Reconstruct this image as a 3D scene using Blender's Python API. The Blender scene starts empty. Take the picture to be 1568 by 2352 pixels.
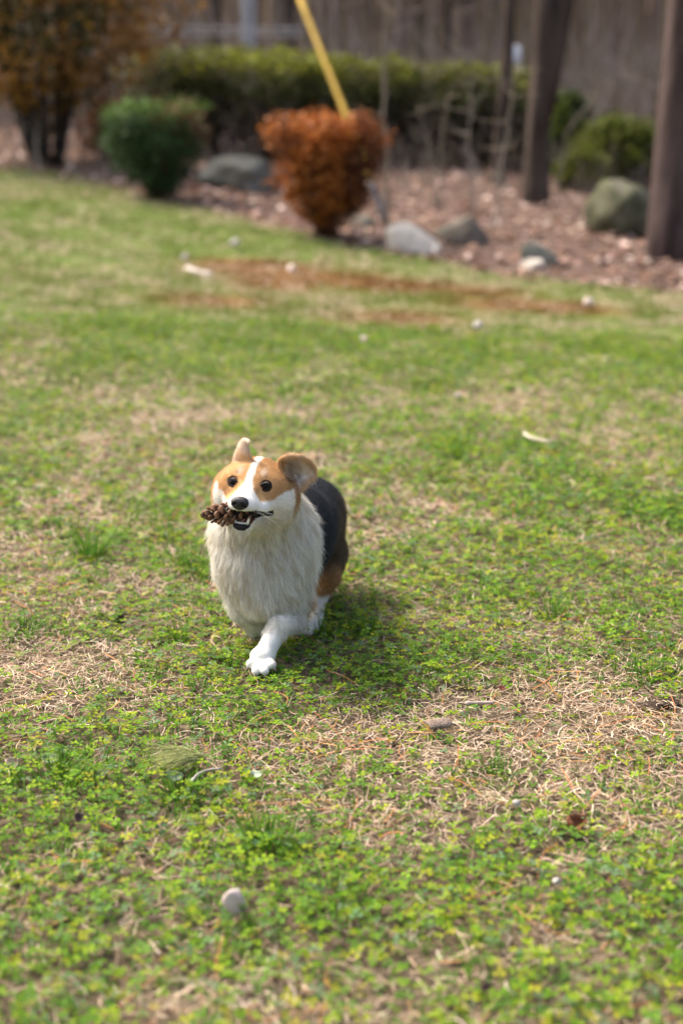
import bpy, bmesh, math, random
import numpy as np
from mathutils import Matrix, Vector

rng = np.random.default_rng(7)
random.seed(7)
sc = bpy.context.scene
COL = sc.collection

# ------------------------------------------------------------------ camera
TH = math.radians(15.43)
CAM_H = 1.0
F = 50.0 / 36.0 * 2352.0            # focal length in pixels of a 1568 x 2352 view of the photo
cam_data = bpy.data.cameras.new('camera')
cam_data.sensor_fit = 'VERTICAL'
cam_data.sensor_height = 36.0
cam_data.sensor_width = 24.0
cam_data.lens = 50.0
cam_data.clip_start = 0.05
cam_data.clip_end = 1000.0
cam_data.dof.use_dof = True
cam_data.dof.focus_distance = 2.50
cam_data.dof.aperture_fstop = 2.2
cam = bpy.data.objects.new('camera', cam_data)
COL.objects.link(cam)
cam.location = (0, 0, CAM_H)
cam.rotation_euler = (math.pi / 2 - TH, 0, 0)
sc.camera = cam

# ------------------------------------------------------------------ sky, sun, exposure
TO_SUN = Vector((-0.52, 0.30, 0.80)).normalized()
world = bpy.data.worlds.new('World')
sc.world = world
world.use_nodes = True
wn = world.node_tree
bg = wn.nodes['Background']
sky = wn.nodes.new('ShaderNodeTexSky')
sky.sky_type = 'NISHITA'
sky.sun_disc = False
sky.sun_elevation = math.asin(TO_SUN.z)
sky.sun_rotation = math.atan2(TO_SUN.x, TO_SUN.y)
sky.air_density = 1.0
sky.dust_density = 7.0
wn.links.new(sky.outputs[0], bg.inputs[0])
bg.inputs[1].default_value = 0.15
sun_d = bpy.data.lights.new('sun', 'SUN')
sun_d.energy = 2.0
sun_d.angle = math.radians(11.0)
sun_d.color = (1.0, 0.94, 0.84)
sun = bpy.data.objects.new('sun', sun_d)
COL.objects.link(sun)
sun.rotation_euler = TO_SUN.to_track_quat('Z', 'Y').to_euler()
sc.view_settings.view_transform = 'Standard'
sc.view_settings.look = 'None'
sc.view_settings.exposure = 1.3
sc.view_settings.gamma = 1.0
sc.view_settings.use_curve_mapping = False
sc.render.engine = 'CYCLES'
sc.cycles.use_denoising = True
sc.cycles.max_bounces = 6
sc.cycles.transparent_max_bounces = 6
sc.cycles.sample_clamp_indirect = 6.0
try:
    sc.cycles_curves.shape = 'RIBBONS'
except Exception:
    pass

# ------------------------------------------------------------------ pixel helpers
FWD = np.array([0, math.cos(TH), -math.sin(TH)])
UPV = np.array([0, math.sin(TH), math.cos(TH)])
def ray(px, py):
    return FWD + np.array([1.0, 0, 0]) * ((px - 784) / F) - UPV * ((py - 1176) / F)
def P(px, py, Y):
    r = ray(px, py)
    return np.array([0, 0, CAM_H]) + r * (Y / r[1])

# ------------------------------------------------------------------ noise
def hash2(ix, iy, s):
    h = (ix.astype(np.int64) * 374761393 + iy.astype(np.int64) * 668265263 + s * 1442695041) & 0x7fffffff
    h = ((h ^ (h >> 13)) * 1274126177) & 0x7fffffff
    return ((h ^ (h >> 16)) & 0xffff) / 65535.0
def vnoise(x, y, s=0):
    x = np.asarray(x, float); y = np.asarray(y, float)
    ix = np.floor(x); iy = np.floor(y)
    fx = x - ix; fy = y - iy
    fx = fx * fx * (3 - 2 * fx); fy = fy * fy * (3 - 2 * fy)
    a = hash2(ix, iy, s); b = hash2(ix + 1, iy, s); c = hash2(ix, iy + 1, s); d = hash2(ix + 1, iy + 1, s)
    return (a * (1 - fx) + b * fx) * (1 - fy) + (c * (1 - fx) + d * fx) * fy
def fbm(x, y, s=0, o=3):
    t = 0; a = 0.5; n = 0
    for i in range(o):
        t = t + a * vnoise(x * 2 ** i, y * 2 ** i, s + i * 17); n += a; a *= 0.5
    return t / n
def noise3(p, f, s=0):
    x, y, z = p[:, 0] * f, p[:, 1] * f, p[:, 2] * f
    return (vnoise(x + 5.3, y + z * 0.7, s) + vnoise(y - 3.1, z + x * 0.6, s + 5) + vnoise(z + 8.2, x - y * 0.8, s + 9)) / 3
def sstep(a, b, x):
    t = np.clip((x - a) / (b - a), 0, 1)
    return t * t * (3 - 2 * t)
def mixc(a, b, t):
    t = np.asarray(t)[..., None]
    return np.asarray(a) * (1 - t) + np.asarray(b) * t

# ------------------------------------------------------------------ terrain
def softplus(v, w):
    return w * np.logaddexp(0, v / w)
def terrain(x, y, micro=True):
    x = np.asarray(x, float); y = np.asarray(y, float)
    z = 0.058 * softplus(y - 6.3 - 0.9 * x, 0.7)
    z = np.minimum(z, 4.0 + 0.02 * z)
    z = z + 0.25 * softplus(y - 30, 2.5) - 0.235 * softplus(y - 75, 5)
    if micro:
        z = z + 0.012 * (fbm(x * 2.3, y * 2.3, 3) - 0.5) + 0.006 * (fbm(x * 9, y * 9, 8) - 0.5)
    return z
z00 = float(terrain(-0.1, 2.5))
def G(px, py, lift=0.0):
    r = ray(px, py); o = np.array([0, 0, CAM_H])
    t0 = 0.5; prev = None
    for t in np.concatenate([np.arange(1.0, 20, 0.02), np.arange(20, 90, 0.2)]):
        p = o + r * t
        if p[2] <= float(terrain(p[0], p[1])) + lift:
            lo, hi = t - 0.2, t
            for _ in range(20):
                m = (lo + hi) / 2; q = o + r * m
                if q[2] <= float(terrain(q[0], q[1])) + lift: hi = m
                else: lo = m
            return o + r * hi
    return o + r * 60

EDGE_PX = [(0, 385), (130, 398), (370, 458), (560, 505), (750, 548), (920, 585), (1100, 622), (1300, 648), (1568, 668)]
EDGE = sorted([tuple(G(a, b)[:2]) for a, b in EDGE_PX])
ex = np.array([e[0] for e in EDGE]); ey = np.array([e[1] for e in EDGE])
ex = np.concatenate([[ex[0] - 12], ex, [ex[-1] + 3, ex[-1] + 20]])
ey = np.concatenate([[ey[0] + 9], ey, [ey[-1] - 1.2, ey[-1] - 8]])
def edge_y(x):
    return np.interp(x, ex, ey) + 0.18 * (vnoise(np.asarray(x) * 3.1, np.asarray(x) * 0 + 2, 4) - 0.5)

# dry patches and green patches seen in the lawn: (px, py, rx, ry, weight)
PATCH = [(90, 1170, 150, 60, .5), (60, 1290, 90, 40, .35), (230, 1345, 190, 45, .5), (150, 1530, 170, 50, .55), (60, 1600, 120, 50, .3),
         (380, 1590, 150, 50, .45), (870, 1655, 170, 55, .4), (1160, 1600, 220, 50, .5), (1180, 1720, 260, 60, .55), (1450, 1640, 170, 60, .55),
         (1400, 1790, 220, 60, .4), (1180, 1860, 200, 50, .5), (690, 1690, 170, 50, .3), (1330, 1500, 160, 35, .35), (1430, 1280, 150, 40, .4),
         (960, 1170, 160, 40, .25), (420, 945, 220, 35, .5), (760, 950, 200, 30, .35), (260, 1010, 160, 40, .4), (1180, 940, 260, 35, .35),
         (1420, 1000, 200, 40, .35), (90, 2270, 120, 50, .4), (420, 2320, 180, 40, .45), (1350, 2180, 180, 50, .35), (1450, 1900, 160, 60, .3),
         (1220, 1090, 220, 30, .25), (200, 880, 240, 30, .3), (20, 1730, 100, 40, .2), (1000, 1420, 120, 30, .25),
         (600, 1960, 200, 80, -.5), (320, 1830, 300, 60, -.4), (700, 2110, 300, 80, -.45), (1000, 800, 400, 70, -.5), (1300, 880, 260, 50, -.35),
         (330, 1420, 150, 40, -.4), (1050, 1370, 260, 60, -.35), (820, 1560, 120, 50, -.35), (1200, 1240, 180, 60, -.3), (480, 1650, 130, 40, -.3),
         (150, 740, 260, 60, -.25), (560, 800, 300, 60, -.3), (1480, 1440, 120, 60, -.35), (1000, 2050, 250, 80, -.25), (1480, 830, 120, 50, -.5)]
PW = []
for a, b, rx, ry, w in PATCH:
    c = G(a, b); c2 = G(a + rx, b); c3 = G(a, b - ry)
    PW.append((c[0], c[1], abs(c2[0] - c[0]), abs(c3[1] - c[1]), w))
def dryness(x, y):
    d = 0.0 + 0.62 * fbm(x * 2.2, y * 1.9, 21, 3) + 0.55 * (fbm(x * 9, y * 9, 31, 2) - 0.5)
    for cx, cy, rx, ry, w in PW:
        q = ((x - cx) / rx) ** 2 + ((y - cy) / ry) ** 2
        d = d + w * (0.62 if w > 0 else 0.42) * np.exp(-q)
    d = d + 0.16 * sstep(1.0, 0.0, edge_y(x) - y)
    return np.clip(d, 0, 1)
MOSS = [(700, 628, 170, 13), (560, 612, 110, 13), (870, 658, 150, 11), (1080, 668, 130, 9), (470, 690, 140, 12), (900, 730, 130, 12), (1300, 712, 120, 9), (620, 655, 100, 9), (1190, 700, 160, 8)]
MW = []
for a, b, rx, ry in MOSS:
    c = G(a, b); c2 = G(a + rx, b); c3 = G(a, b - ry)
    MW.append((c[0], c[1], abs(c2[0] - c[0]), abs(c3[1] - c[1])))
def moss(x, y):
    m = np.zeros_like(np.asarray(x, float))
    for cx, cy, rx, ry in MW:
        m = m + 1.25 * np.exp(-(((x - cx) / rx) ** 2 + ((y - cy) / (ry * 1.35)) ** 2))
    return np.clip(m * (0.45 + 1.0 * fbm(x * 4, y * 4, 77, 2)), 0, 1)
DIRT = [(268, 1422, 24, 9), (1500, 1628, 75, 14), (1120, 1880, 70, 16), (180, 1510, 60, 12), (1220, 1600, 20, 7), (20, 2300, 60, 20), (1010, 1905, 50, 14)]
DW = []
for a, b, rx, ry in DIRT:
    c = G(a, b); c2 = G(a + rx, b); c3 = G(a, b - ry)
    DW.append((c[0], c[1], abs(c2[0] - c[0]), abs(c3[1] - c[1])))
def dirt(x, y):
    m = np.zeros_like(np.asarray(x, float))
    for cx, cy, rx, ry in DW:
        m = m + np.exp(-(((x - cx) / rx) ** 2 + ((y - cy) / ry) ** 2) * 1.3)
    return np.clip(m, 0, 1)

# ------------------------------------------------------------------ mesh helpers
def mesh_np(name, V, T, col=None, smooth=True, mat=None):
    V = np.ascontiguousarray(V, np.float32); T = np.ascontiguousarray(T, np.int32)
    me = bpy.data.meshes.new(name)
    n = T.shape[1]
    me.vertices.add(len(V)); me.vertices.foreach_set('co', V.ravel())
    me.loops.add(T.size); me.loops.foreach_set('vertex_index', T.ravel())
    me.polygons.add(len(T)); me.polygons.foreach_set('loop_start', np.arange(0, T.size, n, dtype=np.int32))
    me.polygons.foreach_set('loop_total', np.full(len(T), n, np.int32))
    if smooth:
        me.polygons.foreach_set('use_smooth', np.ones(len(T), bool))
    if col is not None:
        c = np.ones((len(V), 4), np.float32); c[:, :3] = col
        at = me.color_attributes.new('Col', 'FLOAT_COLOR', 'POINT')
        at.data.foreach_set('color', c.ravel())
    me.update(calc_edges=True)
    me.validate()
    if mat is not None: me.materials.append(mat)
    return me
def link(name, data, parent=None, loc=None):
    o = bpy.data.objects.new(name, data)
    COL.objects.link(o)
    if parent is not None: o.parent = parent
    if loc is not None: o.location = loc
    return o
def tag(o, label=None, cat=None, group=None, kind=None):
    if label: o['label'] = label
    if cat: o['category'] = cat
    if group: o['group'] = group
    if kind: o['kind'] = kind
    return o
def empty(name, loc, label, cat, group=None):
    o = link(name, None, None, loc)
    o.empty_display_size = 0.05
    return tag(o, label, cat, group)
def stamp(tv, tf, pos, M, col, tcol=None):
    """copies of a template: tv (v,3), tf (f,k), pos (n,3), M (n,3,3), col (n,3)"""
    n = len(pos); v = len(tv)
    V = np.einsum('nij,vj->nvi', M, tv) + pos[:, None, :]
    T = tf[None] + (np.arange(n) * v)[:, None, None]
    C = np.repeat(col[:, None, :], v, 1)
    if tcol is not None: C = C * tcol[None, :, None]
    return V.reshape(-1, 3), T.reshape(-1, tf.shape[1]), C.reshape(-1, 3)
def rot_yaw_tilt(yaw, tilt, tdir):
    """n rotations: yaw about z, then tilt about a horizontal axis"""
    n = len(yaw); cy, sy = np.cos(yaw), np.sin(yaw)
    Z = np.zeros((n, 3, 3)); Z[:, 0, 0] = cy; Z[:, 0, 1] = -sy; Z[:, 1, 0] = sy; Z[:, 1, 1] = cy; Z[:, 2, 2] = 1
    ax = np.stack([np.cos(tdir), np.sin(tdir), np.zeros(n)], 1)
    K = np.zeros((n, 3, 3))
    K[:, 0, 1] = -ax[:, 2]; K[:, 0, 2] = ax[:, 1]; K[:, 1, 0] = ax[:, 2]; K[:, 1, 2] = -ax[:, 0]; K[:, 2, 0] = -ax[:, 1]; K[:, 2, 1] = ax[:, 0]
    s = np.sin(tilt)[:, None, None]; c = (1 - np.cos(tilt))[:, None, None]
    R = np.eye(3)[None] + s * K + c * (K @ K)
    return R @ Z
def sweep(pts, rad, sides=8, noise=0.0, seed=0, cap=True):
    pts = np.asarray(pts, float); rad = np.asarray(rad, float)
    n = len(pts)
    tan = np.gradient(pts, axis=0); tan /= np.linalg.norm(tan, axis=1)[:, None] + 1e-12
    ref = np.array([1.0, 0, 0]) if abs(tan[0][0]) < 0.9 else np.array([0, 1.0, 0])
    V = []
    r2 = np.random.default_rng(seed)
    u = np.cross(tan[0], ref); u /= np.linalg.norm(u)
    ang = np.linspace(0, 2 * np.pi, sides, endpoint=False)
    ph = r2.random(4) * 6.28
    for i in range(n):
        u = u - tan[i] * np.dot(u, tan[i]); u /= np.linalg.norm(u) + 1e-12
        w = np.cross(tan[i], u)
        rr = rad[i] * (1 + noise * (np.sin(ang * 3 + ph[0] + i * 0.25) * 0.5 + np.sin(ang * 5 + ph[1] - i * 0.4) * 0.3 + (r2.random(sides) - 0.5) * 0.6))
        V.append(pts[i] + (np.cos(ang) * rr)[:, None] * u + (np.sin(ang) * rr)[:, None] * w)
    V = np.concatenate(V)
    T = []
    for i in range(n - 1):
        for j in range(sides):
            a = i * sides + j; b = i * sides + (j + 1) % sides
            T.append((a, b, b + sides)); T.append((a, b + sides, a + sides))
    if cap:
        V = np.concatenate([V, pts[:1], pts[-1:]])
        c0, c1 = n * sides, n * sides + 1
        for j in range(sides):
            T.append((c0, (j + 1) % sides, j)); T.append((c1, (n - 1) * sides + j, (n - 1) * sides + (j + 1) % sides))
    return V, np.array(T)
class Bag:
    def __init__(s): s.V = []; s.T = []; s.C = []; s.n = 0
    def add(s, V, T, C=None):
        s.V.append(V); s.T.append(np.asarray(T) + s.n); s.n += len(V)
        if C is None: C = np.ones((len(V), 3)) * 0.5
        C = np.asarray(C, float)
        if C.ndim == 1: C = np.tile(C, (len(V), 1))
        s.C.append(C)
    def mesh(s, name, mat, smooth=True):
        return mesh_np(name, np.concatenate(s.V), np.concatenate(s.T), np.concatenate(s.C), smooth, mat)

# ------------------------------------------------------------------ materials
def new_mat(name):
    m = bpy.data.materials.new(name); m.use_nodes = True
    nt = m.node_tree
    return m, nt, nt.nodes['Principled BSDF'], nt.nodes['Material Output']
def leaf_mat(name, trans=0.35, rough=0.55, var=0.25, scale=60.0, spec=0.3):
    m, nt, b, out = new_mat(name)
    at = nt.nodes.new('ShaderNodeAttribute'); at.attribute_name = 'Col'
    nz = nt.nodes.new('ShaderNodeTexNoise'); nz.inputs['Scale'].default_value = scale; nz.inputs['Detail'].default_value = 3
    geo = nt.nodes.new('ShaderNodeNewGeometry'); nt.links.new(geo.outputs['Position'], nz.inputs['Vector'])
    mr = nt.nodes.new('ShaderNodeMapRange'); mr.inputs[3].default_value = 1 - var; mr.inputs[4].default_value = 1 + var
    nt.links.new(nz.outputs['Fac'], mr.inputs[0])
    mul = nt.nodes.new('ShaderNodeVectorMath'); mul.operation = 'SCALE'
    nt.links.new(at.outputs['Color'], mul.inputs[0]); nt.links.new(mr.outputs[0], mul.inputs['Scale'])
    nt.links.new(mul.outputs[0], b.inputs['Base Color'])
    b.inputs['Roughness'].default_value = rough
    b.inputs['Specular IOR Level'].default_value = spec
    if trans > 0:
        tr = nt.nodes.new('ShaderNodeBsdfTranslucent'); nt.links.new(mul.outputs[0], tr.inputs['Color'])
        mx = nt.nodes.new('ShaderNodeMixShader'); mx.inputs[0].default_value = trans
        nt.links.new(b.outputs[0], mx.inputs[1]); nt.links.new(tr.outputs[0], mx.inputs[2])
        nt.links.new(mx.outputs[0], out.inputs['Surface'])
    return m
def noise_mat(name, c1, c2, scale=8.0, rough=0.85, bump=0.4, bscale=40.0, c3=None, stretch=(1, 1, 1), spec=0.3, detail=6, use_obj=False):
    m, nt, b, out = new_mat(name)
    tc = nt.nodes.new('ShaderNodeTexCoord'); mp = nt.nodes.new('ShaderNodeMapping'); mp.inputs['Scale'].default_value = stretch
    nt.links.new(tc.outputs['Object'], mp.inputs[0])
    nz = nt.nodes.new('ShaderNodeTexNoise'); nz.inputs['Scale'].default_value = scale; nz.inputs['Detail'].default_value = detail
    nt.links.new(mp.outputs[0], nz.inputs['Vector'])
    cr = nt.nodes.new('ShaderNodeValToRGB')
    cr.color_ramp.elements[0].position = 0.32; cr.color_ramp.elements[0].color = (*c1, 1)
    cr.color_ramp.elements[1].position = 0.68; cr.color_ramp.elements[1].color = (*c2, 1)
    if c3 is not None:
        e = cr.color_ramp.elements.new(0.5); e.color = (*c3, 1)
    nt.links.new(nz.outputs['Fac'], cr.inputs[0]); nt.links.new(cr.outputs[0], b.inputs['Base Color'])
    b.inputs['Roughness'].default_value = rough; b.inputs['Specular IOR Level'].default_value = spec
    if bump > 0:
        n2 = nt.nodes.new('ShaderNodeTexNoise'); n2.inputs['Scale'].default_value = bscale; n2.inputs['Detail'].default_value = 5
        nt.links.new(mp.outputs[0], n2.inputs['Vector'])
        bp = nt.nodes.new('ShaderNodeBump'); bp.inputs['Strength'].default_value = bump; bp.inputs['Distance'].default_value = 0.02
        nt.links.new(n2.outputs['Fac'], bp.inputs['Height']); nt.links.new(bp.outputs[0], b.inputs['Normal'])
    return m
M_LEAF = leaf_mat('living_leaf', 0.38, 0.6, 0.22, 50, 0.14)
M_GRASS = leaf_mat('grass_blade', 0.35, 0.6, 0.2, 40, 0.14)
M_STRAW = leaf_mat('dry_straw', 0.15, 0.75, 0.25, 60, 0.1)
M_DEADLEAF = leaf_mat('dead_leaf', 0.2, 0.7, 0.3, 25, 0.25)
M_SHRUB = leaf_mat('shrub_foliage', 0.25, 0.6, 0.3, 8, 0.2)
M_TWIG = leaf_mat('twig_wood', 0.0, 0.85, 0.25, 30, 0.2)
M_BARK_DARK = noise_mat('bark_dark', (0.034, 0.025, 0.020), (0.10, 0.076, 0.062), 9, 0.95, 0.8, 22, stretch=(1, 1, 0.22), spec=0.1)
M_BARK_PINE = noise_mat('bark_reddish', (0.034, 0.024, 0.022), (0.105, 0.075, 0.068), 11, 0.95, 0.9, 24, stretch=(1, 1, 0.2), spec=0.1)
M_BARK_GREY = noise_mat('bark_grey', (0.15, 0.115, 0.09), (0.34, 0.27, 0.215), 9, 0.95, 0.6, 20, stretch=(1, 1, 0.25), spec=0.1)
M_ROCK = noise_mat('rock_mossy', (0.050, 0.052, 0.030), (0.165, 0.150, 0.115), 5, 0.95, 0.9, 14, c3=(0.095, 0.095, 0.058), spec=0.1)
M_ROCK_PALE = noise_mat('rock_pale', (0.48, 0.42, 0.34), (0.66, 0.59, 0.49), 6, 0.9, 0.7, 16, spec=0.15)
M_ROCK_GREY = noise_mat('rock_grey', (0.075, 0.078, 0.062), (0.21, 0.205, 0.17), 6, 0.9, 0.8, 16, spec=0.15)
M_ROCK_BROWN = noise_mat('rock_brown', (0.07, 0.055, 0.04), (0.19, 0.16, 0.13), 6, 0.9, 0.5, 20, spec=0.2)

# ------------------------------------------------------------------ ground sheet
def axis(vals):
    out = [vals[0][0]]
    for a, b, st in vals:
        out += list(np.arange(a + st, b + st * 0.5, st))
    return np.array(out)
gx = axis([(-140, -20, 6), (-20, -6, 0.7), (-6, -2, 0.16), (-2, 2, 0.05), (2, 6, 0.16), (6, 20, 0.7), (20, 140, 6)])
gy = axis([(-40, -4, 4), (-4, 1, 0.25), (1, 5, 0.05), (5, 12, 0.1), (12, 30, 0.5), (30, 90, 2), (90, 260, 10)])
X, Y = np.meshgrid(gx, gy)
V = np.stack([X.ravel(), Y.ravel(), terrain(X, Y).ravel()], 1)
nx, ny = len(gx), len(gy)
ii = (np.arange(ny - 1)[:, None] * nx + np.arange(nx - 1)[None]).ravel()
T = np.stack([ii, ii + 1, ii + nx + 1, ii + nx], 1)
me = mesh_np('ground', V, T)
vx, vy = V[:, 0], V[:, 1]
def fattr(me, name, vals):
    a = me.attributes.new(name, 'FLOAT', 'POINT'); a.data.foreach_set('value', np.ascontiguousarray(vals, np.float32))
fattr(me, 'wood', sstep(-0.12, 0.12, vy - edge_y(vx)))
fattr(me, 'dry', dryness(vx, vy))
fattr(me, 'moss', moss(vx, vy))
fattr(me, 'dirt', dirt(vx, vy))
fattr(me, 'far', sstep(3.5, 8.0, vy))
m, nt, b, out = new_mat('ground_soil_and_thatch')
def A(n):
    a = nt.nodes.new('ShaderNodeAttribute'); a.attribute_name = n; return a.outputs['Fac']
def NZ(scale, detail=6):
    tc = nt.nodes.new('ShaderNodeTexCoord'); z = nt.nodes.new('ShaderNodeTexNoise')
    z.inputs['Scale'].default_value = scale; z.inputs['Detail'].default_value = detail
    nt.links.new(tc.outputs['Object'], z.inputs['Vector']); return z.outputs['Fac']
def RAMP(f, *stops):
    r = nt.nodes.new('ShaderNodeValToRGB')
    el = r.color_ramp.elements
    el[0].position, el[0].color = stops[0][0], (*stops[0][1], 1)
    el[1].position, el[1].color = stops[-1][0], (*stops[-1][1], 1)
    for p, c in stops[1:-1]:
        e = el.new(p); e.color = (*c, 1)
    nt.links.new(f, r.inputs[0]); return r.outputs[0]
def MIX(f, a, c):
    x = nt.nodes.new('ShaderNodeMix'); x.data_type = 'RGBA'
    nt.links.new(f, x.inputs[0]); nt.links.new(a, x.inputs[6]); nt.links.new(c, x.inputs[7]); return x.outputs[2]
soil = RAMP(NZ(55), (0.3, (0.045, 0.032, 0.021)), (0.5, (0.11, 0.080, 0.052)), (0.7, (0.23, 0.175, 0.115)))
green = RAMP(NZ(30), (0.3, (0.060, 0.110, 0.016)), (0.55, (0.115, 0.165, 0.030)), (0.75, (0.20, 0.19, 0.07)))
litter = RAMP(NZ(14), (0.3, (0.060, 0.040, 0.031)), (0.5, (0.13, 0.088, 0.068)), (0.7, (0.24, 0.165, 0.13)))
russet = RAMP(NZ(20), (0.3, (0.10, 0.048, 0.016)), (0.7, (0.19, 0.10, 0.034)))
earth = RAMP(NZ(90), (0.3, (0.05, 0.035, 0.025)), (0.7, (0.12, 0.085, 0.06)))
c = MIX(A('far'), soil, green)
c = MIX(A('dry'), c, soil)
c = MIX(A('dirt'), c, earth)
c = MIX(A('moss'), c, russet)
c = MIX(A('wood'), c, litter)
nt.links.new(c, b.inputs['Base Color']); b.inputs['Roughness'].default_value = 0.95; b.inputs['Specular IOR Level'].default_value = 0.1
bp = nt.nodes.new('ShaderNodeBump'); bp.inputs['Strength'].default_value = 0.7; bp.inputs['Distance'].default_value = 0.02
nt.links.new(NZ(110, 8), bp.inputs['Height']); nt.links.new(bp.outputs[0], b.inputs['Normal'])
me.materials.append(m)
tag(link('ground', me), 'sloping lawn and leaf strewn woodland floor', kind='structure')

# ------------------------------------------------------------------ lawn cover
def trap(n, y0, y1, k=0.29, e=0.75):
    """points uniform over the ground inside the view wedge plus a margin"""
    w0 = k * y0 + e; w1 = k * y1 + e
    u = rng.random(n)
    a = (w1 - w0) / (y1 - y0)
    # inverse cdf of width
    Atot = w0 * (y1 - y0) + 0.5 * a * (y1 - y0) ** 2
    t = (-w0 + np.sqrt(w0 * w0 + 2 * a * u * Atot)) / a
    y = y0 + t
    x = (rng.random(n) * 2 - 1) * (k * y + e)
    return x, y
def area(y0, y1, k=0.29, e=0.75):
    return k * (y1 ** 2 - y0 ** 2) + 2 * e * (y1 - y0)
def pick(*cols):
    return np.array(cols)
def randcol(n, cols, jit=0.18):
    c = np.array(cols)[rng.integers(0, len(cols), n)]
    return 1.12 * c * (1 + jit * (rng.random((n, 1)) * 2 - 1)) * (1 + 0.06 * (rng.random((n, 3)) * 2 - 1))
# one clover leaf: three notched leaflets and a stalk, unit leaflet length
def clover_template():
    V = []; T = []; C = []
    for k in range(3):
        a = k * 2 * np.pi / 3
        pts = np.array([[0, 0.05, 0], [-0.40, 0.62, 0.10], [-0.26, 0.98, 0.06], [0, 0.88, -0.02], [0.26, 0.98, 0.06], [0.40, 0.62, 0.10]])
        ca, sa = np.cos(a), np.sin(a)
        R = np.array([[ca, -sa, 0], [sa, ca, 0], [0, 0, 1]])
        o = len(V); V += list(pts @ R.T)
        T += [(o, o + 3, o + 1), (o + 1, o + 3, o + 2), (o, o + 5, o + 3), (o + 5, o + 4, o + 3)]
        C += [0.95, 1.0, 1.02, 0.98, 1.02, 1.0]
    return np.array(V), np.array(T), np.array(C)
CT = clover_template()
# pointed small weed leaf pair
def weed_template():
    V = []; T = []; C = []
    for k in range(4):
        a = k * np.pi / 2 + (0.3 if k % 2 else 0)
        pts = np.array([[0, 0.05, 0], [-0.28, 0.45, 0.12], [0, 1.0, 0.14], [0.28, 0.45, 0.12]])
        ca, sa = np.cos(a), np.sin(a)
        R = np.array([[ca, -sa, 0], [sa, ca, 0], [0, 0, 1]])
        o = len(V); V += list(pts @ R.T)
        T += [(o, o + 2, o + 1), (o, o + 3, o + 2)]
        C += [0.9, 1, 1, 1]
    return np.array(V), np.array(T), np.array(C)
WT = weed_template()
GREENS = [(0.120, 0.235, 0.010), (0.155, 0.275, 0.012), (0.075, 0.175, 0.012), (0.195, 0.290, 0.012), (0.10, 0.20, 0.025), (0.055, 0.135, 0.012)]
YELLOWS = [(0.26, 0.31, 0.012), (0.29, 0.29, 0.02), (0.21, 0.30, 0.012)]
BLUISH = [(0.10, 0.18, 0.075), (0.13, 0.20, 0.095)]
def clover_zone(bag, y0, y1, dens, size, tmpl):
    n = int(dens * area(y0, y1)); x, y = trap(n, y0, y1)
    d = dryness(x, y); cl = fbm(x * 16, y * 16, 55, 2)
    keep = rng.random(n) < np.clip(1.22 - 1.45 * d + 1.1 * (cl - 0.5), 0.16, 1) * (1 - 0.95 * dirt(x, y))
    keep &= y < edge_y(x) - 0.1
    x, y, d = x[keep], y[keep], d[keep]; n = len(x)
    h = (0.006 + 0.022 * rng.random(n) ** 1.3) * (1.25 - 0.7 * d)
    h = h * (1 - 0.65 * np.exp(-((x + 0.137) ** 2 + (y - 2.46) ** 2) / 0.05 ** 2))      # trodden down under the leading paw
    pos = np.stack([x, y, terrain(x, y) + h], 1)
    s = size * (0.55 + 0.75 * rng.random(n))
    M = rot_yaw_tilt(rng.random(n) * 6.28, np.abs(rng.normal(0.25, 0.28, n)), rng.random(n) * 6.28) * s[:, None, None]
    u = rng.random(n)
    c = randcol(n, GREENS)
    yl = fbm(x * 5, y * 5, 91, 2)
    c = np.where((u < 0.12 + 0.22 * (yl > 0.57))[:, None], randcol(n, YELLOWS), c)
    c = np.where((u > 0.90)[:, None], randcol(n, BLUISH), c)
    V, T, C = stamp(tmpl[0], tmpl[1], pos, M, c, tmpl[2])
    bag.add(V, T, C)
bag = Bag()
clover_zone(bag, 1.15, 3.2, 6200, 0.0082, CT)
clover_zone(bag, 3.2, 5.2, 4200, 0.0095, CT)
tag(link('clover', bag.mesh('clover', M_LEAF)), 'bright green clover leaves spread low through the lawn', 'clover', kind='stuff')
bag = Bag()
clover_zone(bag, 1.15, 3.4, 4200, 0.0080, WT)
clover_zone(bag, 3.4, 6.8, 3000, 0.0120, WT)
tag(link('small_weeds', bag.mesh('small_weeds', M_LEAF)), 'small pointed weed leaves mixed among the clover', 'weeds', kind='stuff')

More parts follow.
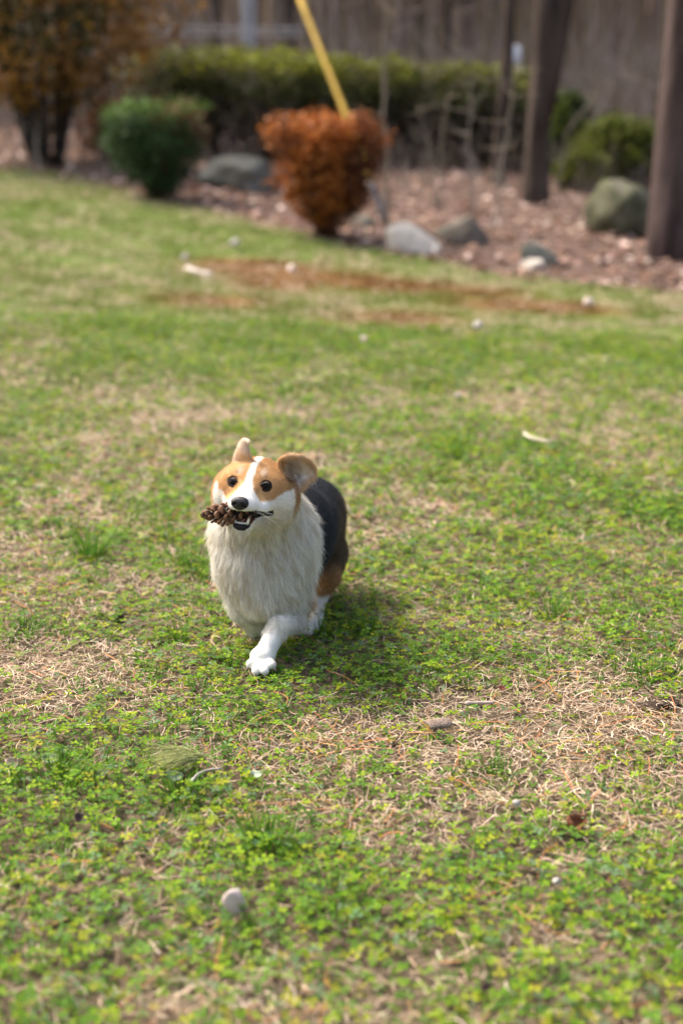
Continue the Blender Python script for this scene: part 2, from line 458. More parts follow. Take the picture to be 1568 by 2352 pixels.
def blades(bag, x, y, h, w, lean, cols, segs=3, zoff=0.0, yaw=None):
    n = len(x)
    yaw = rng.random(n) * 6.28 if yaw is None else yaw
    face = yaw + np.pi / 2 + rng.normal(0, 0.5, n)
    base = np.stack([x, y, terrain(x, y) + zoff - 0.003], 1)
    dx, dy = np.cos(yaw), np.sin(yaw); fx, fy = np.cos(face), np.sin(face)
    V = np.zeros((n, 2 * segs + 1, 3)); C = np.zeros((n, 2 * segs + 1, 3))
    for i in range(segs + 1):
        t = i / segs
        out_ = lean * h * t ** 1.8; up = h * t * (1 - 0.28 * np.clip(lean, 0, 2) * t)
        p = base + np.stack([dx * out_, dy * out_, up], 1)
        if i < segs:
            ww = w * (1 - 0.55 * t) * 0.5
            V[:, 2 * i] = p - np.stack([fx * ww, fy * ww, 0 * ww], 1)
            V[:, 2 * i + 1] = p + np.stack([fx * ww, fy * ww, 0 * ww], 1)
            C[:, 2 * i] = C[:, 2 * i + 1] = cols
        else:
            V[:, 2 * i] = p; C[:, 2 * i] = cols
    f = []
    for i in range(segs - 1):
        a = 2 * i; f += [(a, a + 1, a + 3), (a, a + 3, a + 2)]
    a = 2 * (segs - 1); f += [(a, a + 1, a + 2)]
    f = np.array(f)
    T = f[None] + (np.arange(n) * (2 * segs + 1))[:, None, None]
    bag.add(V.reshape(-1, 3), T.reshape(-1, 3), C.reshape(-1, 3))
BLADE = [(0.070, 0.165, 0.012), (0.10, 0.205, 0.016), (0.05, 0.13, 0.018), (0.13, 0.22, 0.025)]
BLADE_FAR = [(0.135, 0.205, 0.036), (0.175, 0.230, 0.050), (0.11, 0.180, 0.034), (0.22, 0.235, 0.062)]
STRAWC = [(0.40, 0.30, 0.195), (0.50, 0.395, 0.27), (0.30, 0.215, 0.14), (0.36, 0.27, 0.185), (0.20, 0.135, 0.085), (0.58, 0.48, 0.36), (0.44, 0.32, 0.22)]
bag = Bag()
# loose blades near the dog, in clumps
def near_blades(y0, y1, dens, w, hs, segs):
    n = int(dens * area(y0, y1)); x, y = trap(n, y0, y1)
    d = dryness(x, y); cl = fbm(x * 7, y * 7, 141, 2)
    k = (rng.random(n) < np.clip((cl - 0.36) * 2.6, 0.03, 1) * np.clip(1.15 - 1.2 * d, 0.12, 1)) & (y < edge_y(x) - 0.02)
    k &= rng.random(n) > dirt(x, y) * 0.95
    x, y, d, cl = x[k], y[k], d[k], cl[k]; n = len(x)
    h = hs * (0.5 + 0.8 * rng.random(n)) * (0.65 + 0.9 * np.clip(cl - 0.4, 0, 0.5))
    c = randcol(n, BLADE); t = sstep(3.2, 6.0, y)[:, None]
    c = c * (1 - t) + randcol(n, BLADE_FAR) * t
    mo = moss(x, y)[:, None]
    c = c * (1 - mo) + randcol(n, [(0.18, 0.088, 0.024), (0.13, 0.060, 0.018), (0.22, 0.14, 0.045)]) * mo
    blades(bag, x, y, h, w * (0.7 + 0.6 * rng.random(n)), np.abs(rng.normal(0.45, 0.35, n)), c, segs)
near_blades(1.1, 3.3, 5200, 0.0026, 0.038, 3)
near_blades(3.3, 5.2, 5800, 0.0030, 0.040, 3)
near_blades(5.2, 8.0, 7500, 0.0045, 0.042, 2)
near_blades(8.0, 16.5, 3600, 0.0080, 0.044, 2)
# distinct tufts
for (a, b_, r, hh, n) in [(208, 1285, 0.035, 0.085, 150), (735, 1462, 0.03, 0.05, 70), (845, 1455, 0.03, 0.05, 70), (410, 1470, 0.03, 0.055, 60), (610, 1945, 0.05, 0.05, 170),
                          (130, 1800, 0.06, 0.05, 150), (420, 1840, 0.06, 0.045, 140), (1270, 1420, 0.03, 0.06, 60), (460, 1320, 0.06, 0.06, 120), (335, 1545, 0.04, 0.04, 60),
                          (1130, 1790, 0.05, 0.035, 90), (790, 2080, 0.04, 0.05, 80), (880, 1560, 0.04, 0.04, 80), (420, 1290, 0.05, 0.05, 80), (1050, 1050, 0.03, 0.07, 60),
                          (620, 1560, 0.035, 0.03, 60), (530, 1520, 0.04, 0.035, 80), (980, 1530, 0.06, 0.035, 90), (1480, 1560, 0.05, 0.05, 80), (60, 1460, 0.04, 0.05, 70)]:
    g = G(a, b_)
    xx = g[0] + rng.normal(0, r * 0.5, n); yy = g[1] + rng.normal(0, r * 0.5, n)
    yaw = np.arctan2(yy - g[1], xx - g[0]) + rng.normal(0, 0.5, n)
    blades(bag, xx, yy, hh * (0.5 + 0.6 * rng.random(n)), 0.0028 * (0.7 + 0.6 * rng.random(n)), np.abs(rng.normal(0.5, 0.3, n)), randcol(n, BLADE), 3, yaw=yaw)
tag(link('grass', bag.mesh('grass', M_GRASS)), 'green grass blades growing in tufts across the lawn', 'grass', kind='stuff')

# dry straw lying in the turf
def straws(bag, y0, y1, dens, w, L, cols, dpow=1.0, flat=0.25, minp=0.26, wet=None):
    n = int(dens * area(y0, y1)); x, y = trap(n, y0, y1)
    d = dryness(x, y)
    k = (rng.random(n) < np.clip(minp + 1.35 * (d - 0.28) * dpow, 0.05, 1)) & (y < edge_y(x) + 0.1)
    k &= rng.random(n) > dirt(x, y) * 0.75
    x, y, d = x[k], y[k], d[k]; n = len(x)
    yaw = rng.random(n) * 6.28; l = L * (0.4 + 0.9 * rng.random(n)); ww = w * (0.6 + 0.8 * rng.random(n))
    bend = rng.normal(0, 0.55, n); arch = np.abs(rng.normal(0, 0.12, n)); tilt = rng.normal(0, flat, n)
    ctr = np.stack([x, y, terrain(x, y) + 0.004 + 0.010 * rng.random(n)], 1)
    V = np.zeros((n, 8, 3))
    for i in range(4):
        s = i / 3 - 0.5
        a = yaw + bend * s
        px_ = np.cos(a) * s * l; py_ = np.sin(a) * s * l; pz = tilt * s * l + arch * l * (0.25 - s * s)
        p = ctr + np.stack([px_, py_, np.maximum(pz, -0.004)], 1)
        nx_, ny_ = -np.sin(a) * ww * 0.5, np.cos(a) * ww * 0.5
        V[:, 2 * i] = p + np.stack([nx_, ny_, 0.15 * ww], 1); V[:, 2 * i + 1] = p - np.stack([nx_, ny_, 0.15 * ww], 1)
    f = []
    for i in range(3):
        a = 2 * i; f += [(a, a + 1, a + 3), (a, a + 3, a + 2)]
    T = np.array(f)[None] + (np.arange(n) * 8)[:, None, None]
    c = np.repeat(randcol(n, cols, 0.2)[:, None], 8, 1)
    bag.add(V.reshape(-1, 3), T.reshape(-1, 3), c.reshape(-1, 3))
bag = Bag()
straws(bag, 1.1, 3.3, 21000, 0.0011, 0.030, STRAWC)
straws(bag, 3.3, 5.2, 8500, 0.0019, 0.045, STRAWC)
straws(bag, 5.2, 8.5, 3600, 0.0032, 0.050, STRAWC)
straws(bag, 8.5, 16, 1500, 0.0050, 0.06, STRAWC, minp=0.2)
# dead standing stalks
n = 5200; x, y = trap(n, 1.1, 5.5); k = rng.random(n) < np.clip(dryness(x, y) - 0.2, 0.05, 1); x, y = x[k], y[k]; n = len(x)
blades(bag, x, y, 0.03 * (0.4 + 0.9 * rng.random(n)), 0.0016 * (0.7 + 0.7 * rng.random(n)), np.abs(rng.normal(0.9, 0.5, n)), randcol(n, STRAWC, 0.2), 3)
tag(link('dry_grass', bag.mesh('dry_grass', M_STRAW)), 'pale dead straw lying matted between the green leaves', 'dry grass', kind='stuff')
bag = Bag()
straws(bag, 1.1, 4.5, 420, 0.0013, 0.085, [(0.42, 0.17, 0.06), (0.36, 0.15, 0.06), (0.50, 0.26, 0.10)], minp=0.35)
tag(link('fallen_pine_needles', bag.mesh('fallen_pine_needles', M_STRAW)), 'thin orange pine needles scattered over the turf', 'pine needles', kind='stuff')

# leaf litter in the wood
n = 52000
x = rng.uniform(-11, 11, n); y = 8 + 22 * rng.random(n) ** 1.4
k = (y > edge_y(x) - 0.06 - 0.25 * rng.random(n) ** 4) & (np.abs(x) < 0.38 * y + 1.5); x, y = x[k], y[k]; n = len(x)
LV = np.array([[0, -0.5, 0], [-0.30, -0.12, 0.10], [-0.24, 0.25, 0.12], [0, 0.55, 0.05], [0.24, 0.25, 0.14], [0.30, -0.12, 0.08], [0, 0, 0]])
LT = np.array([(0, 6, 1), (1, 6, 2), (2, 6, 3), (3, 6, 4), (4, 6, 5), (5, 6, 0)])
s = 0.070 * (0.5 + 0.8 * rng.random(n))
M_ = rot_yaw_tilt(rng.random(n) * 6.28, np.abs(rng.normal(0.25, 0.35, n)), rng.random(n) * 6.28) * s[:, None, None]
pos = np.stack([x, y, terrain(x, y) + 0.008 + 0.03 * rng.random(n)], 1)
V, T, C = stamp(LV, LT, pos, M_, randcol(n, [(0.30, 0.185, 0.14), (0.20, 0.115, 0.085), (0.40, 0.27, 0.215), (0.12, 0.068, 0.05), (0.62, 0.48, 0.41), (0.26, 0.14, 0.085), (0.09, 0.05, 0.04)], 0.25))
tag(link('leaf_litter', mesh_np('leaf_litter', V, T, C, True, M_DEADLEAF)), 'pinkish brown dead leaves covering the woodland floor', 'leaf litter', kind='stuff')
# ==== DOG
# ------------------------------------------------------------------ dog: implicit surface turned into one continuous skin
def ellipsoid(p, c, r):
    q = p - c
    k0 = np.sqrt(((q / r) ** 2).sum(-1)); k1 = np.sqrt(((q / (r * r)) ** 2).sum(-1)) + 1e-9
    return k0 * (k0 - 1.0) / k1
def rcone(p, a, b, ra, rb):
    ba = b - a; pa = p - a
    t = np.clip((pa @ ba) / (ba @ ba), 0, 1)
    return np.linalg.norm(pa - t[..., None] * ba, axis=-1) - (ra + (rb - ra) * t)
def smin(a, b, k):
    h = np.maximum(k - np.abs(a - b), 0) / k
    return np.minimum(a, b) - h * h * k * 0.25
def smax(a, b, k):
    return -smin(-a, -b, k)
class Field:
    def __init__(s, lo, hi, h):
        s.lo = np.array(lo, float); s.h = h
        s.n = np.ceil((np.array(hi) - s.lo) / h).astype(int) + 1
        s.D = np.full(s.n, 0.04, np.float32)
    def block(s, lo, hi):
        a = np.clip(np.floor((np.asarray(lo) - s.lo) / s.h).astype(int), 0, s.n - 1)
        b = np.clip(np.ceil((np.asarray(hi) - s.lo) / s.h).astype(int) + 1, 1, s.n)
        sl = tuple(slice(i, j) for i, j in zip(a, b))
        g = np.stack(np.meshgrid(*[s.lo[d] + s.h * np.arange(a[d], b[d]) for d in range(3)], indexing='ij'), -1)
        return sl, g
    def ell(s, c, r, k=0.02, M=None, O=None):
        """ellipsoid; with M (rows = local axes) and O the centre is in local coordinates"""
        c = np.asarray(c, float); r = np.asarray(r, float) * np.ones(3)
        cw = c if M is None else O + c @ M
        R = r.max() + 0.035
        sl, g = s.block(cw - R, cw + R)
        q = g if M is None else (g - O) @ M.T
        s.D[sl] = smin(s.D[sl], ellipsoid(q, c, r), k)
    def cone(s, a, b, ra, rb, k=0.02, M=None, O=None):
        a = np.asarray(a, float); b = np.asarray(b, float)
        if M is not None: a = O + a @ M; b = O + b @ M
        R = max(ra, rb) + 0.035
        sl, g = s.block(np.minimum(a, b) - R, np.maximum(a, b) + R)
        s.D[sl] = smin(s.D[sl], rcone(g, a, b, ra, rb), k)
    def cut(s, fn, lo, hi, k=0.004):
        sl, g = s.block(lo, hi)
        s.D[sl] = smax(s.D[sl], -fn(g), k)
    def shell(s, pts, th, k=0.006):
        sl, g = s.block(pts.min(0) - 0.02, pts.max(0) + 0.02)
        sh = g.shape[:3]; q = g.reshape(-1, 3); d = np.full(len(q), 9.0)
        from mathutils import kdtree
        kd = kdtree.KDTree(len(pts))
        for i, p in enumerate(pts): kd.insert(p, i)
        kd.balance()
        D0 = s.D[sl].ravel()
        for i in range(len(q)):
            d[i] = kd.find(q[i])[2]
        s.D[sl] = smin(s.D[sl], (d - th).reshape(sh), k)
    def nets(s):
        D = s.D; ins = D < 0
        o = [(i, j, k) for i in (0, 1) for j in (0, 1) for k in (0, 1)]
        n = np.array(D.shape) - 1
        sub = lambda c, A: A[c[0]:c[0] + n[0], c[1]:c[1] + n[1], c[2]:c[2] + n[2]]
        cnt = sum(sub(c, ins).astype(np.int8) for c in o)
        act = np.argwhere((cnt > 0) & (cnt < 8))
        idx = np.full(n, -1, np.int64); idx[tuple(act.T)] = np.arange(len(act))
        acc = np.zeros((len(act), 3)); w = np.zeros(len(act))
        for c0 in o:
            for ax in range(3):
                if c0[ax]: continue
                c1 = list(c0); c1[ax] = 1
                v0 = D[tuple((act + c0).T)]; v1 = D[tuple((act + c1).T)]
                m = (v0 < 0) != (v1 < 0)
                t = v0[m] / (v0[m] - v1[m])
                p = np.tile(np.array(c0, float), (m.sum(), 1)); p[:, ax] = t
                acc[m] += p; w[m] += 1
        V = s.lo + s.h * (act + acc / w[:, None])
        Q = []
        for ax in range(3):
            a, b = [(1, 2), (2, 0), (0, 1)][ax]
            e = np.zeros(3, int); e[ax] = 1
            lo = [slice(0, -1) if d == ax else slice(None) for d in range(3)]
            hi = [slice(1, None) if d == ax else slice(None) for d in range(3)]
            s0 = ins[tuple(lo)]; s1 = ins[tuple(hi)]
            ed = np.argwhere(s0 != s1); fl = s0[tuple(ed.T)]
            ok = (ed[:, a] > 0) & (ed[:, b] > 0) & (ed[:, a] < n[a]) & (ed[:, b] < n[b]); ed = ed[ok]; fl = fl[ok]
            ea = np.zeros(3, int); ea[a] = 1; eb = np.zeros(3, int); eb[b] = 1
            q = np.stack([idx[tuple((ed - ea - eb).T)], idx[tuple((ed - eb).T)], idx[tuple(ed.T)], idx[tuple((ed - ea).T)]], 1)
            q[~fl] = q[~fl][:, ::-1]
            Q.append(q)
        return V, np.concatenate(Q)
def vert_normals(V, Q):
    a = V[Q[:, 2]] - V[Q[:, 0]]; b = V[Q[:, 3]] - V[Q[:, 1]]
    fn = np.cross(a, b); N = np.zeros_like(V)
    for i in range(4): np.add.at(N, Q[:, i], fn)
    return N / (np.linalg.norm(N, axis=1)[:, None] + 1e-12)
def relax(V, Q, it=2, lam=0.5):
    n = len(V)
    for _ in range(it):
        S = np.zeros_like(V); c = np.zeros(n)
        for i in range(4):
            np.add.at(S, Q[:, i], V[Q[:, (i + 1) % 4]]); np.add.at(c, Q[:, i], 1)
            np.add.at(S, Q[:, i], V[Q[:, (i - 1) % 4]]); np.add.at(c, Q[:, i], 1)
        V = V + lam * (S / c[:, None] - V)
    return V

# head frame: rows are (dog's left, nose direction, up)
def unit(v): v = np.asarray(v, float); return v / np.linalg.norm(v)
HO = P(574, 1112, 2.462)                         # between the eyes
yaw_h = math.radians(3.7 - 13.5); el_h = math.radians(4.6); roll_h = math.radians(4.5)
hf = np.array([math.sin(yaw_h) * math.cos(el_h), -math.cos(yaw_h) * math.cos(el_h), math.sin(el_h)])
hl = unit(np.cross(hf, [0, 0, 1])) * -1.0        # dog's left = screen right
hl = unit(hl * np.sign(hl[0]))
hu = unit(np.cross(hl, hf)); hu = hu * np.sign(hu[2])
hl, hu = hl * math.cos(roll_h) - hu * math.sin(roll_h), hu * math.cos(roll_h) + hl * math.sin(roll_h)
HM = np.stack([hl, hf, hu])
def H(a, b, c): return HO + np.array([a, b, c]) @ HM
def to_head(p): return (p - HO) @ HM.T
# body frame
BF = unit([-0.19, -0.98, 0]); BL = np.array([-BF[1], BF[0], 0.0])
BO = P(608, 1255, 2.60)

fd = Field((-0.34, 2.30, -0.02), (0.09, 3.08, 0.48), 0.0027)
hk = dict(M=HM, O=HO)
# skull, brow, muzzle, cheeks, jaw
fd.ell((0, -0.048, -0.010), (0.058, 0.056, 0.0300), 0.018, **hk)
for s in (-1, 1):
    fd.ell((s * 0.026, -0.022, 0.003), (0.026, 0.024, 0.0175), 0.012, **hk)
    fd.ell((s * 0.036, -0.030, -0.020), (0.028, 0.030, 0.028), 0.02, **hk)
    fd.ell((s * 0.047, -0.050, -0.034), (0.030, 0.036, 0.036), 0.025, **hk)
fd.cone((0, -0.005, -0.020), (0, 0.056, -0.0255), 0.0300, 0.0160, 0.014, **hk)
for s in (-1, 1):
    fd.ell((s * 0.0115, 0.043, -0.0285), (0.0150, 0.0240, 0.0135), 0.008, **hk)
    fd.ell((s * 0.025, 0.008, -0.036), (0.018, 0.030, 0.016), 0.012, **hk)
fd.ell((0, 0.060, -0.0220), (0.012, 0.0070, 0.0100), 0.008, **hk)
fd.cone((0, -0.030, -0.066), (0, 0.041, -0.0705), 0.027, 0.0105, 0.006, **hk)
for s in (-1, 1):
    fd.ell((s * 0.0055, 0.040, -0.0685), (0.0108, 0.0125, 0.0085), 0.006, **hk)
# neck and chest
fd.cone(H(0, -0.062, -0.022), P(612, 1215, 2.625), 0.060, 0.084, 0.03)
fd.ell(P(603, 1240, 2.615), (0.096, 0.075, 0.092), 0.03)
fd.ell(P(607, 1303, 2.595), (0.080, 0.068, 0.082), 0.03)
fd.ell(P(619, 1362, 2.590), (0.060, 0.055, 0.053), 0.025)
# trunk along the body axis
BMX = np.stack([BL, -BF, np.array([0, 0, 1.0])])
def trunk(p, r, k=0.03):
    O = np.asarray(p, float)
    fd.ell((0, 0, 0), r, k, M=BMX, O=O)
trunk(P(650, 1215, 2.73), (0.093, 0.15, 0.088))
trunk(P(668, 1240, 2.75), (0.080, 0.14, 0.080))
trunk(P(690, 1195, 2.86), (0.082, 0.13, 0.078))
trunk(P(714, 1186, 2.93), (0.071, 0.085, 0.077))
# thighs
fd.ell(P(751, 1258, 2.90), (0.032, 0.062, 0.070), 0.02)
fd.cone(P(751, 1275, 2.89), P(748, 1328, 2.83), 0.042, 0.028, 0.02)
fd.cone(P(748, 1328, 2.83), P(729, 1382, 2.810), 0.026, 0.0165, 0.012)
fd.cone(P(729, 1382, 2.810), P(722, 1432, 2.735), 0.0160, 0.0165, 0.010)
fd.cone(P(723, 1434, 2.73), P(700, 1446, 2.675), 0.0185, 0.0165, 0.010)
for dx in (-0.012, 0.0, 0.012):
    fd.ell(P(697, 1448, 2.668) + np.array([dx, -0.004, 0.0]), (0.0075, 0.012, 0.009), 0.004)
fd.ell(P(655, 1262, 2.93), (0.034, 0.062, 0.066), 0.02)
fd.cone(P(655, 1290, 2.90), P(650, 1345, 2.86), 0.038, 0.026, 0.02)
fd.cone(P(650, 1345, 2.86), P(655, 1385, 2.87), 0.024, 0.018, 0.012)
fd.cone(P(655, 1385, 2.87), P(652, 1424, 2.79), 0.0175, 0.0170, 0.010)
fd.cone(P(652, 1424, 2.79), P(645, 1430, 2.745), 0.018, 0.0155, 0.010)
# shoulders and forelegs
fd.cone(P(668, 1285, 2.635), P(672, 1380, 2.615), 0.043, 0.034, 0.022)
fd.cone(P(673, 1383, 2.615), P(670, 1424, 2.60), 0.034, 0.0275, 0.012)
fd.cone(P(672, 1427, 2.59), P(645, 1436, 2.545), 0.0250, 0.0205, 0.008)
fd.cone(P(645, 1436, 2.545), P(618, 1482, 2.508), 0.0205, 0.0190, 0.008)
PAW = P(603, 1508, 2.490)
fd.ell(PAW, (0.0240, 0.020, 0.0200), 0.012)
fd.ell(P(645, 1432, 2.535), (0.0200, 0.0170, 0.0175), 0.008)
TOES = [P(575, 1525, 2.468), P(588, 1541, 2.454), P(608, 1541, 2.453), P(625, 1527, 2.466)]
for t_ in TOES:
    fd.cone(t_ + (PAW - t_) * 0.5, t_, 0.0090, 0.0086, 0.0028)
fd.cone(P(550, 1305, 2.62), P(570, 1388, 2.615), 0.042, 0.032, 0.022)
fd.cone(P(566, 1392, 2.615), P(590, 1440, 2.645), 0.034, 0.0235, 0.015)
fd.cone(P(590, 1440, 2.645), P(622, 1450, 2.720), 0.0220, 0.0180, 0.010)
fd.cone(P(622, 1450, 2.720), P(630, 1452, 2.690), 0.0180, 0.0170, 0.010)
# mouth gap between the jaws
def mouth(g):
    q = (g - HO) @ HM.T
    a, b_, c = q[..., 0], q[..., 1], q[..., 2]
    t = np.clip((b_ + 0.010) / 0.070, 0, 1)
    mid = -0.0535 + 0.0020 * t; half = 0.0010 + 0.0116 * t
    return np.maximum(np.maximum(np.abs(c - mid) - half, -0.010 - b_), np.abs(a) - 0.05)
fd.cut(mouth, HO - 0.13, HO + 0.13, 0.005)
# eye sockets
EYE = [np.array([s * 0.0295, 0.0005, 0.0]) for s in (-1, 1)]
for e in EYE:
    ew = H(*e)
    fd.cut(lambda g, ew=ew: np.linalg.norm(g - ew, axis=-1) - 0.0096, ew - 0.03, ew + 0.03, 0.005)

# ears: cupped sheets given as outline + deep point, sampled to points
def fan_ear(outline, deep, n_r=26, n_a=90, pw=1.7):
    o = np.array(outline); c = np.asarray(deep)
    L = np.concatenate([[0], np.cumsum(np.linalg.norm(np.diff(np.vstack([o, o[:1]]), axis=0), axis=1))])
    oo = np.vstack([o, o[:1]])
    u = np.linspace(0, L[-1], n_a, endpoint=False)
    ring = np.stack([np.interp(u, L, oo[:, d]) for d in range(3)], 1)
    for _ in range(3): ring = 0.5 * ring + 0.25 * (np.roll(ring, 1, 0) + np.roll(ring, -1, 0))
    plane_c = ring.mean(0)
    out_ = []
    for i in range(n_r + 1):
        t = i / n_r
        base = c + (ring - c) * t
        flat = plane_c + (ring - plane_c) * t
        out_.append(flat + (c - plane_c) * (1 - t ** pw))
    return np.concatenate(out_), ring
EAR_L = [P(638, 1059, 2.490), P(650, 1050, 2.486), P(670, 1046, 2.484), P(692, 1047, 2.490), P(712, 1058, 2.500), P(723, 1073, 2.508), P(726, 1088, 2.512), P(722, 1098, 2.512),
         P(709, 1108, 2.506), P(699, 1119, 2.502), P(690, 1129, 2.500), P(676, 1126, 2.496), P(660, 1108, 2.494), P(648, 1084, 2.494)]
ear_l, ring_l = fan_ear(EAR_L, P(674, 1088, 2.517))
fd.shell(ear_l, 0.0034, 0.006)
def strip_ear():
    # cross lines from base to tip (left edge, middle, right edge)
    rows = [((536, 1068, 2.510), (556, 1062, 2.498), (579, 1064, 2.500)),
            ((539, 1050, 2.512), (556, 1047, 2.500), (575, 1050, 2.502)),
            ((544, 1036, 2.515), (557, 1033, 2.504), (570, 1037, 2.506)),
            ((549, 1024, 2.518), (559, 1021, 2.508), (567, 1024, 2.508)),
            ((554, 1014, 2.518), (561, 1011, 2.510), (568, 1014, 2.505)),
            ((560, 1009, 2.513), (566, 1008, 2.506), (571, 1012, 2.500)),
            ((566, 1010, 2.505), (570, 1012, 2.500), (572, 1018, 2.496))]
    R = np.array([[P(*p) for p in r] for r in rows])
    n = 40; out_ = []
    t = np.linspace(0, len(rows) - 1, n)
    for v in t:
        i = min(int(v), len(rows) - 2); f_ = v - i
        r = R[i] * (1 - f_) + R[i + 1] * f_
        for w in np.linspace(0, 1, 22):
            out_.append(r[0] * (1 - w) ** 2 + 2 * r[1] * w * (1 - w) + r[2] * w ** 2)
    return np.array(out_)
ear_r = strip_ear()
fd.shell(ear_r, 0.0032, 0.006)

DV, DQ = fd.nets()
DV = relax(DV, DQ, 2, 0.5)
DN = vert_normals(DV, DQ)

# ------------------------------------------------------------------ coat colour, in the dog's own frames
TAN = np.array([0.55, 0.325, 0.140]); TAN2 = np.array([0.40, 0.215, 0.085]); WHITE = np.array([0.80, 0.77, 0.70]); BLACK = np.array([0.030, 0.032, 0.038])
SABLE = np.array([0.13, 0.085, 0.05]); GREYPINK = np.array([0.36, 0.26, 0.21]); EARIN = np.array([0.80, 0.71, 0.60]); LIP = np.array([0.018, 0.016, 0.017]); FLESH = np.array([0.20, 0.055, 0.05])
from mathutils import kdtree as _kd
def _tree(pts):
    k = _kd.KDTree(len(pts))
    for i, p in enumerate(pts): k.insert(p, i)
    k.balance(); return k
kd_l = _tree(ear_l); kd_r = _tree(ear_r); kd_ring = _tree(ring_l)
ear_axis = unit(np.array([0.1, -1.0, 0.25]))
def coat(p, nrm):
    """colour, fur length, density weight for points on the skin"""
    n = len(p)
    h = to_head(p); a, b_, c = h[:, 0], h[:, 1], h[:, 2]; A = np.abs(a)
    nh = nrm @ HM.T
    q = p - BO; t = -(q @ BF); lat = q @ BL; z = p[:, 2]
    nz = noise3(p, 38.0, 3) - 0.5; nz2 = noise3(p, 110.0, 7) - 0.5
    jj = nz * 0.02 + nz2 * 0.012
    # body
    col = np.tile(WHITE, (n, 1)).astype(float)
    length = np.full(n, 0.022)
    bound = 0.048 + 0.10 * np.clip(0.15 - z, 0, 1) + jj
    saddle = sstep(-0.006, 0.006, t - bound)
    blk = mixc(BLACK, SABLE, np.clip(sstep(0.17, 0.30, t) * 0.75 * sstep(0.03, 0.07, np.abs(lat)) * sstep(0.225, 0.17, z) + nz * 1.2 - 0.2, 0, 0.8))
    col = mixc(col, blk, saddle)
    # tan lower edge of saddle and thighs
    tanedge = sstep(0.01, -0.01, z - (0.100 + jj * 1.5)) * saddle
    col = mixc(col, TAN2 * (1 + 0.3 * nz[:, None]), tanedge)
    thigh = sstep(0.19, 0.26, t + jj) * sstep(0.045, 0.075, np.abs(lat)) * sstep(0.25, 0.19, z + jj)
    col = mixc(col, mixc(TAN2, SABLE, np.clip(0.75 + nz * 2.6 + (z - 0.115) * 9, 0, 1)), thigh)
    band = sstep(0.02, 0.0, np.abs(t - bound) - 0.012) * sstep(0.17, 0.13, z) * sstep(0.03, 0.06, np.abs(lat))
    col = mixc(col, TAN, band * 0.9)
    elbow = sstep(0.0, 0.015, t + jj) * sstep(0.048, 0.058, np.abs(lat) + jj * 0.5) * sstep(0.135, 0.10, z) * sstep(0.035, 0.05, z) * sstep(0.09, 0.07, t)
    col = mixc(col, TAN, elbow * 0.95)
    for q0_ in (P(713, 1388, 2.635), P(706, 1408, 2.625), P(699, 1428, 2.612)):
        col = mixc(col, TAN, sstep(0.020, 0.012, np.linalg.norm(p - q0_, axis=1) + jj) * 0.9)
    sock = sstep(0.006, -0.006, z - (0.046 + 0.012 * nz)) * sstep(0.0, 0.05, t)
    col = mixc(col, WHITE, sock)
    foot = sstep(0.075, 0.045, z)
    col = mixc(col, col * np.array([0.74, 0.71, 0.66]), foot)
    belly = sstep(0.055, 0.03, np.abs(lat)) * sstep(0.12, 0.09, z)
    col = mixc(col, WHITE, belly)
    length = np.where((np.abs(lat) > 0.06) & (t > -0.01), 0.027, length)
    length = np.where(saddle > 0.5, 0.014, length)
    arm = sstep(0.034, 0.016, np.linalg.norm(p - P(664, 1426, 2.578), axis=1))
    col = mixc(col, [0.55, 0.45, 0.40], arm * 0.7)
    length = np.where(z < 0.10, 0.012, length); length = np.where(z < 0.062, 0.0055, length); length = np.where(np.linalg.norm(p - PAW, axis=1) < 0.048, 0.0032, length)
    # head
    inh = sstep(1.10, 0.90, (a / 0.088) ** 2 + ((b_ + 0.022) / 0.105) ** 2 + ((c + 0.008) / 0.088) ** 2)
    hc = np.tile(TAN, (n, 1)).astype(float) * (1 + 0.55 * nz[:, None] + 0.35 * nz2[:, None])
    hc = mixc(hc, TAN2, sstep(-0.035, -0.06, b_ + jj) * 0.5)
    jh = nz * 0.008 + nz2 * 0.004
    blaze = sstep(0.0018, -0.0018, A - (0.0062 + 0.62 * np.clip(-c - 0.004, 0, 1) + 0.10 * np.clip(c, 0, 1) * 0 + 0.45 * np.clip(b_ - 0.012, 0, 1)) - jh * 0.5)
    cheek = sstep(0.0025, -0.0025, c - (-0.0265 + 0.85 * np.clip(A - 0.041, 0, 1) + 18 * np.clip(0.034 - A, 0, 1) ** 2) - jh * 1.8 - 0.006 * (nz2 * 2) * (A > 0.04))
    stripe = sstep(-0.005, 0.005, (-0.034 + 0.016 * (a < 0) - 0.20 * np.clip(-0.02 - c, 0, 1) - b_) + jh * 1.6) * sstep(0.040, 0.050, A) * sstep(-0.096, -0.076, c + jh * 2)
    cheek = cheek * (1 - stripe)
    cheek = np.maximum(cheek, sstep(-0.068, -0.076, b_ + 0.25 * np.clip(-0.02 - c, 0, 1) + jh) * sstep(0.014, 0.002, c))
    hw = np.clip(np.maximum(blaze, cheek), 0, 1)
    hc = mixc(hc, WHITE * 1.03, hw)
    for s in (-1, 1):
        d = np.sqrt((a - s * 0.021) ** 2 + (c - 0.0215) ** 2)
        hc = mixc(hc, [0.60, 0.50, 0.38], sstep(0.0085, 0.003, d) * 0.75 * (b_ > -0.03))
        d = np.sqrt((a - s * 0.0165) ** 2 + ((c + 0.006) * 0.8) ** 2)
        hc = mixc(hc, [0.34, 0.165, 0.06], sstep(0.0085, 0.003, d + jh) * 0.7 * (1 - blaze))
        d = np.sqrt((a - s * 0.026) ** 2 + (c - 0.0175) ** 2)
        hc = mixc(hc, [0.16, 0.13, 0.11], sstep(0.0045, 0.001, d) * 0.55 * (b_ > -0.03))
        d = np.sqrt((a - s * 0.056) ** 2 + ((c - 0.004) * 0.6) ** 2 + (b_ + 0.038) ** 2)
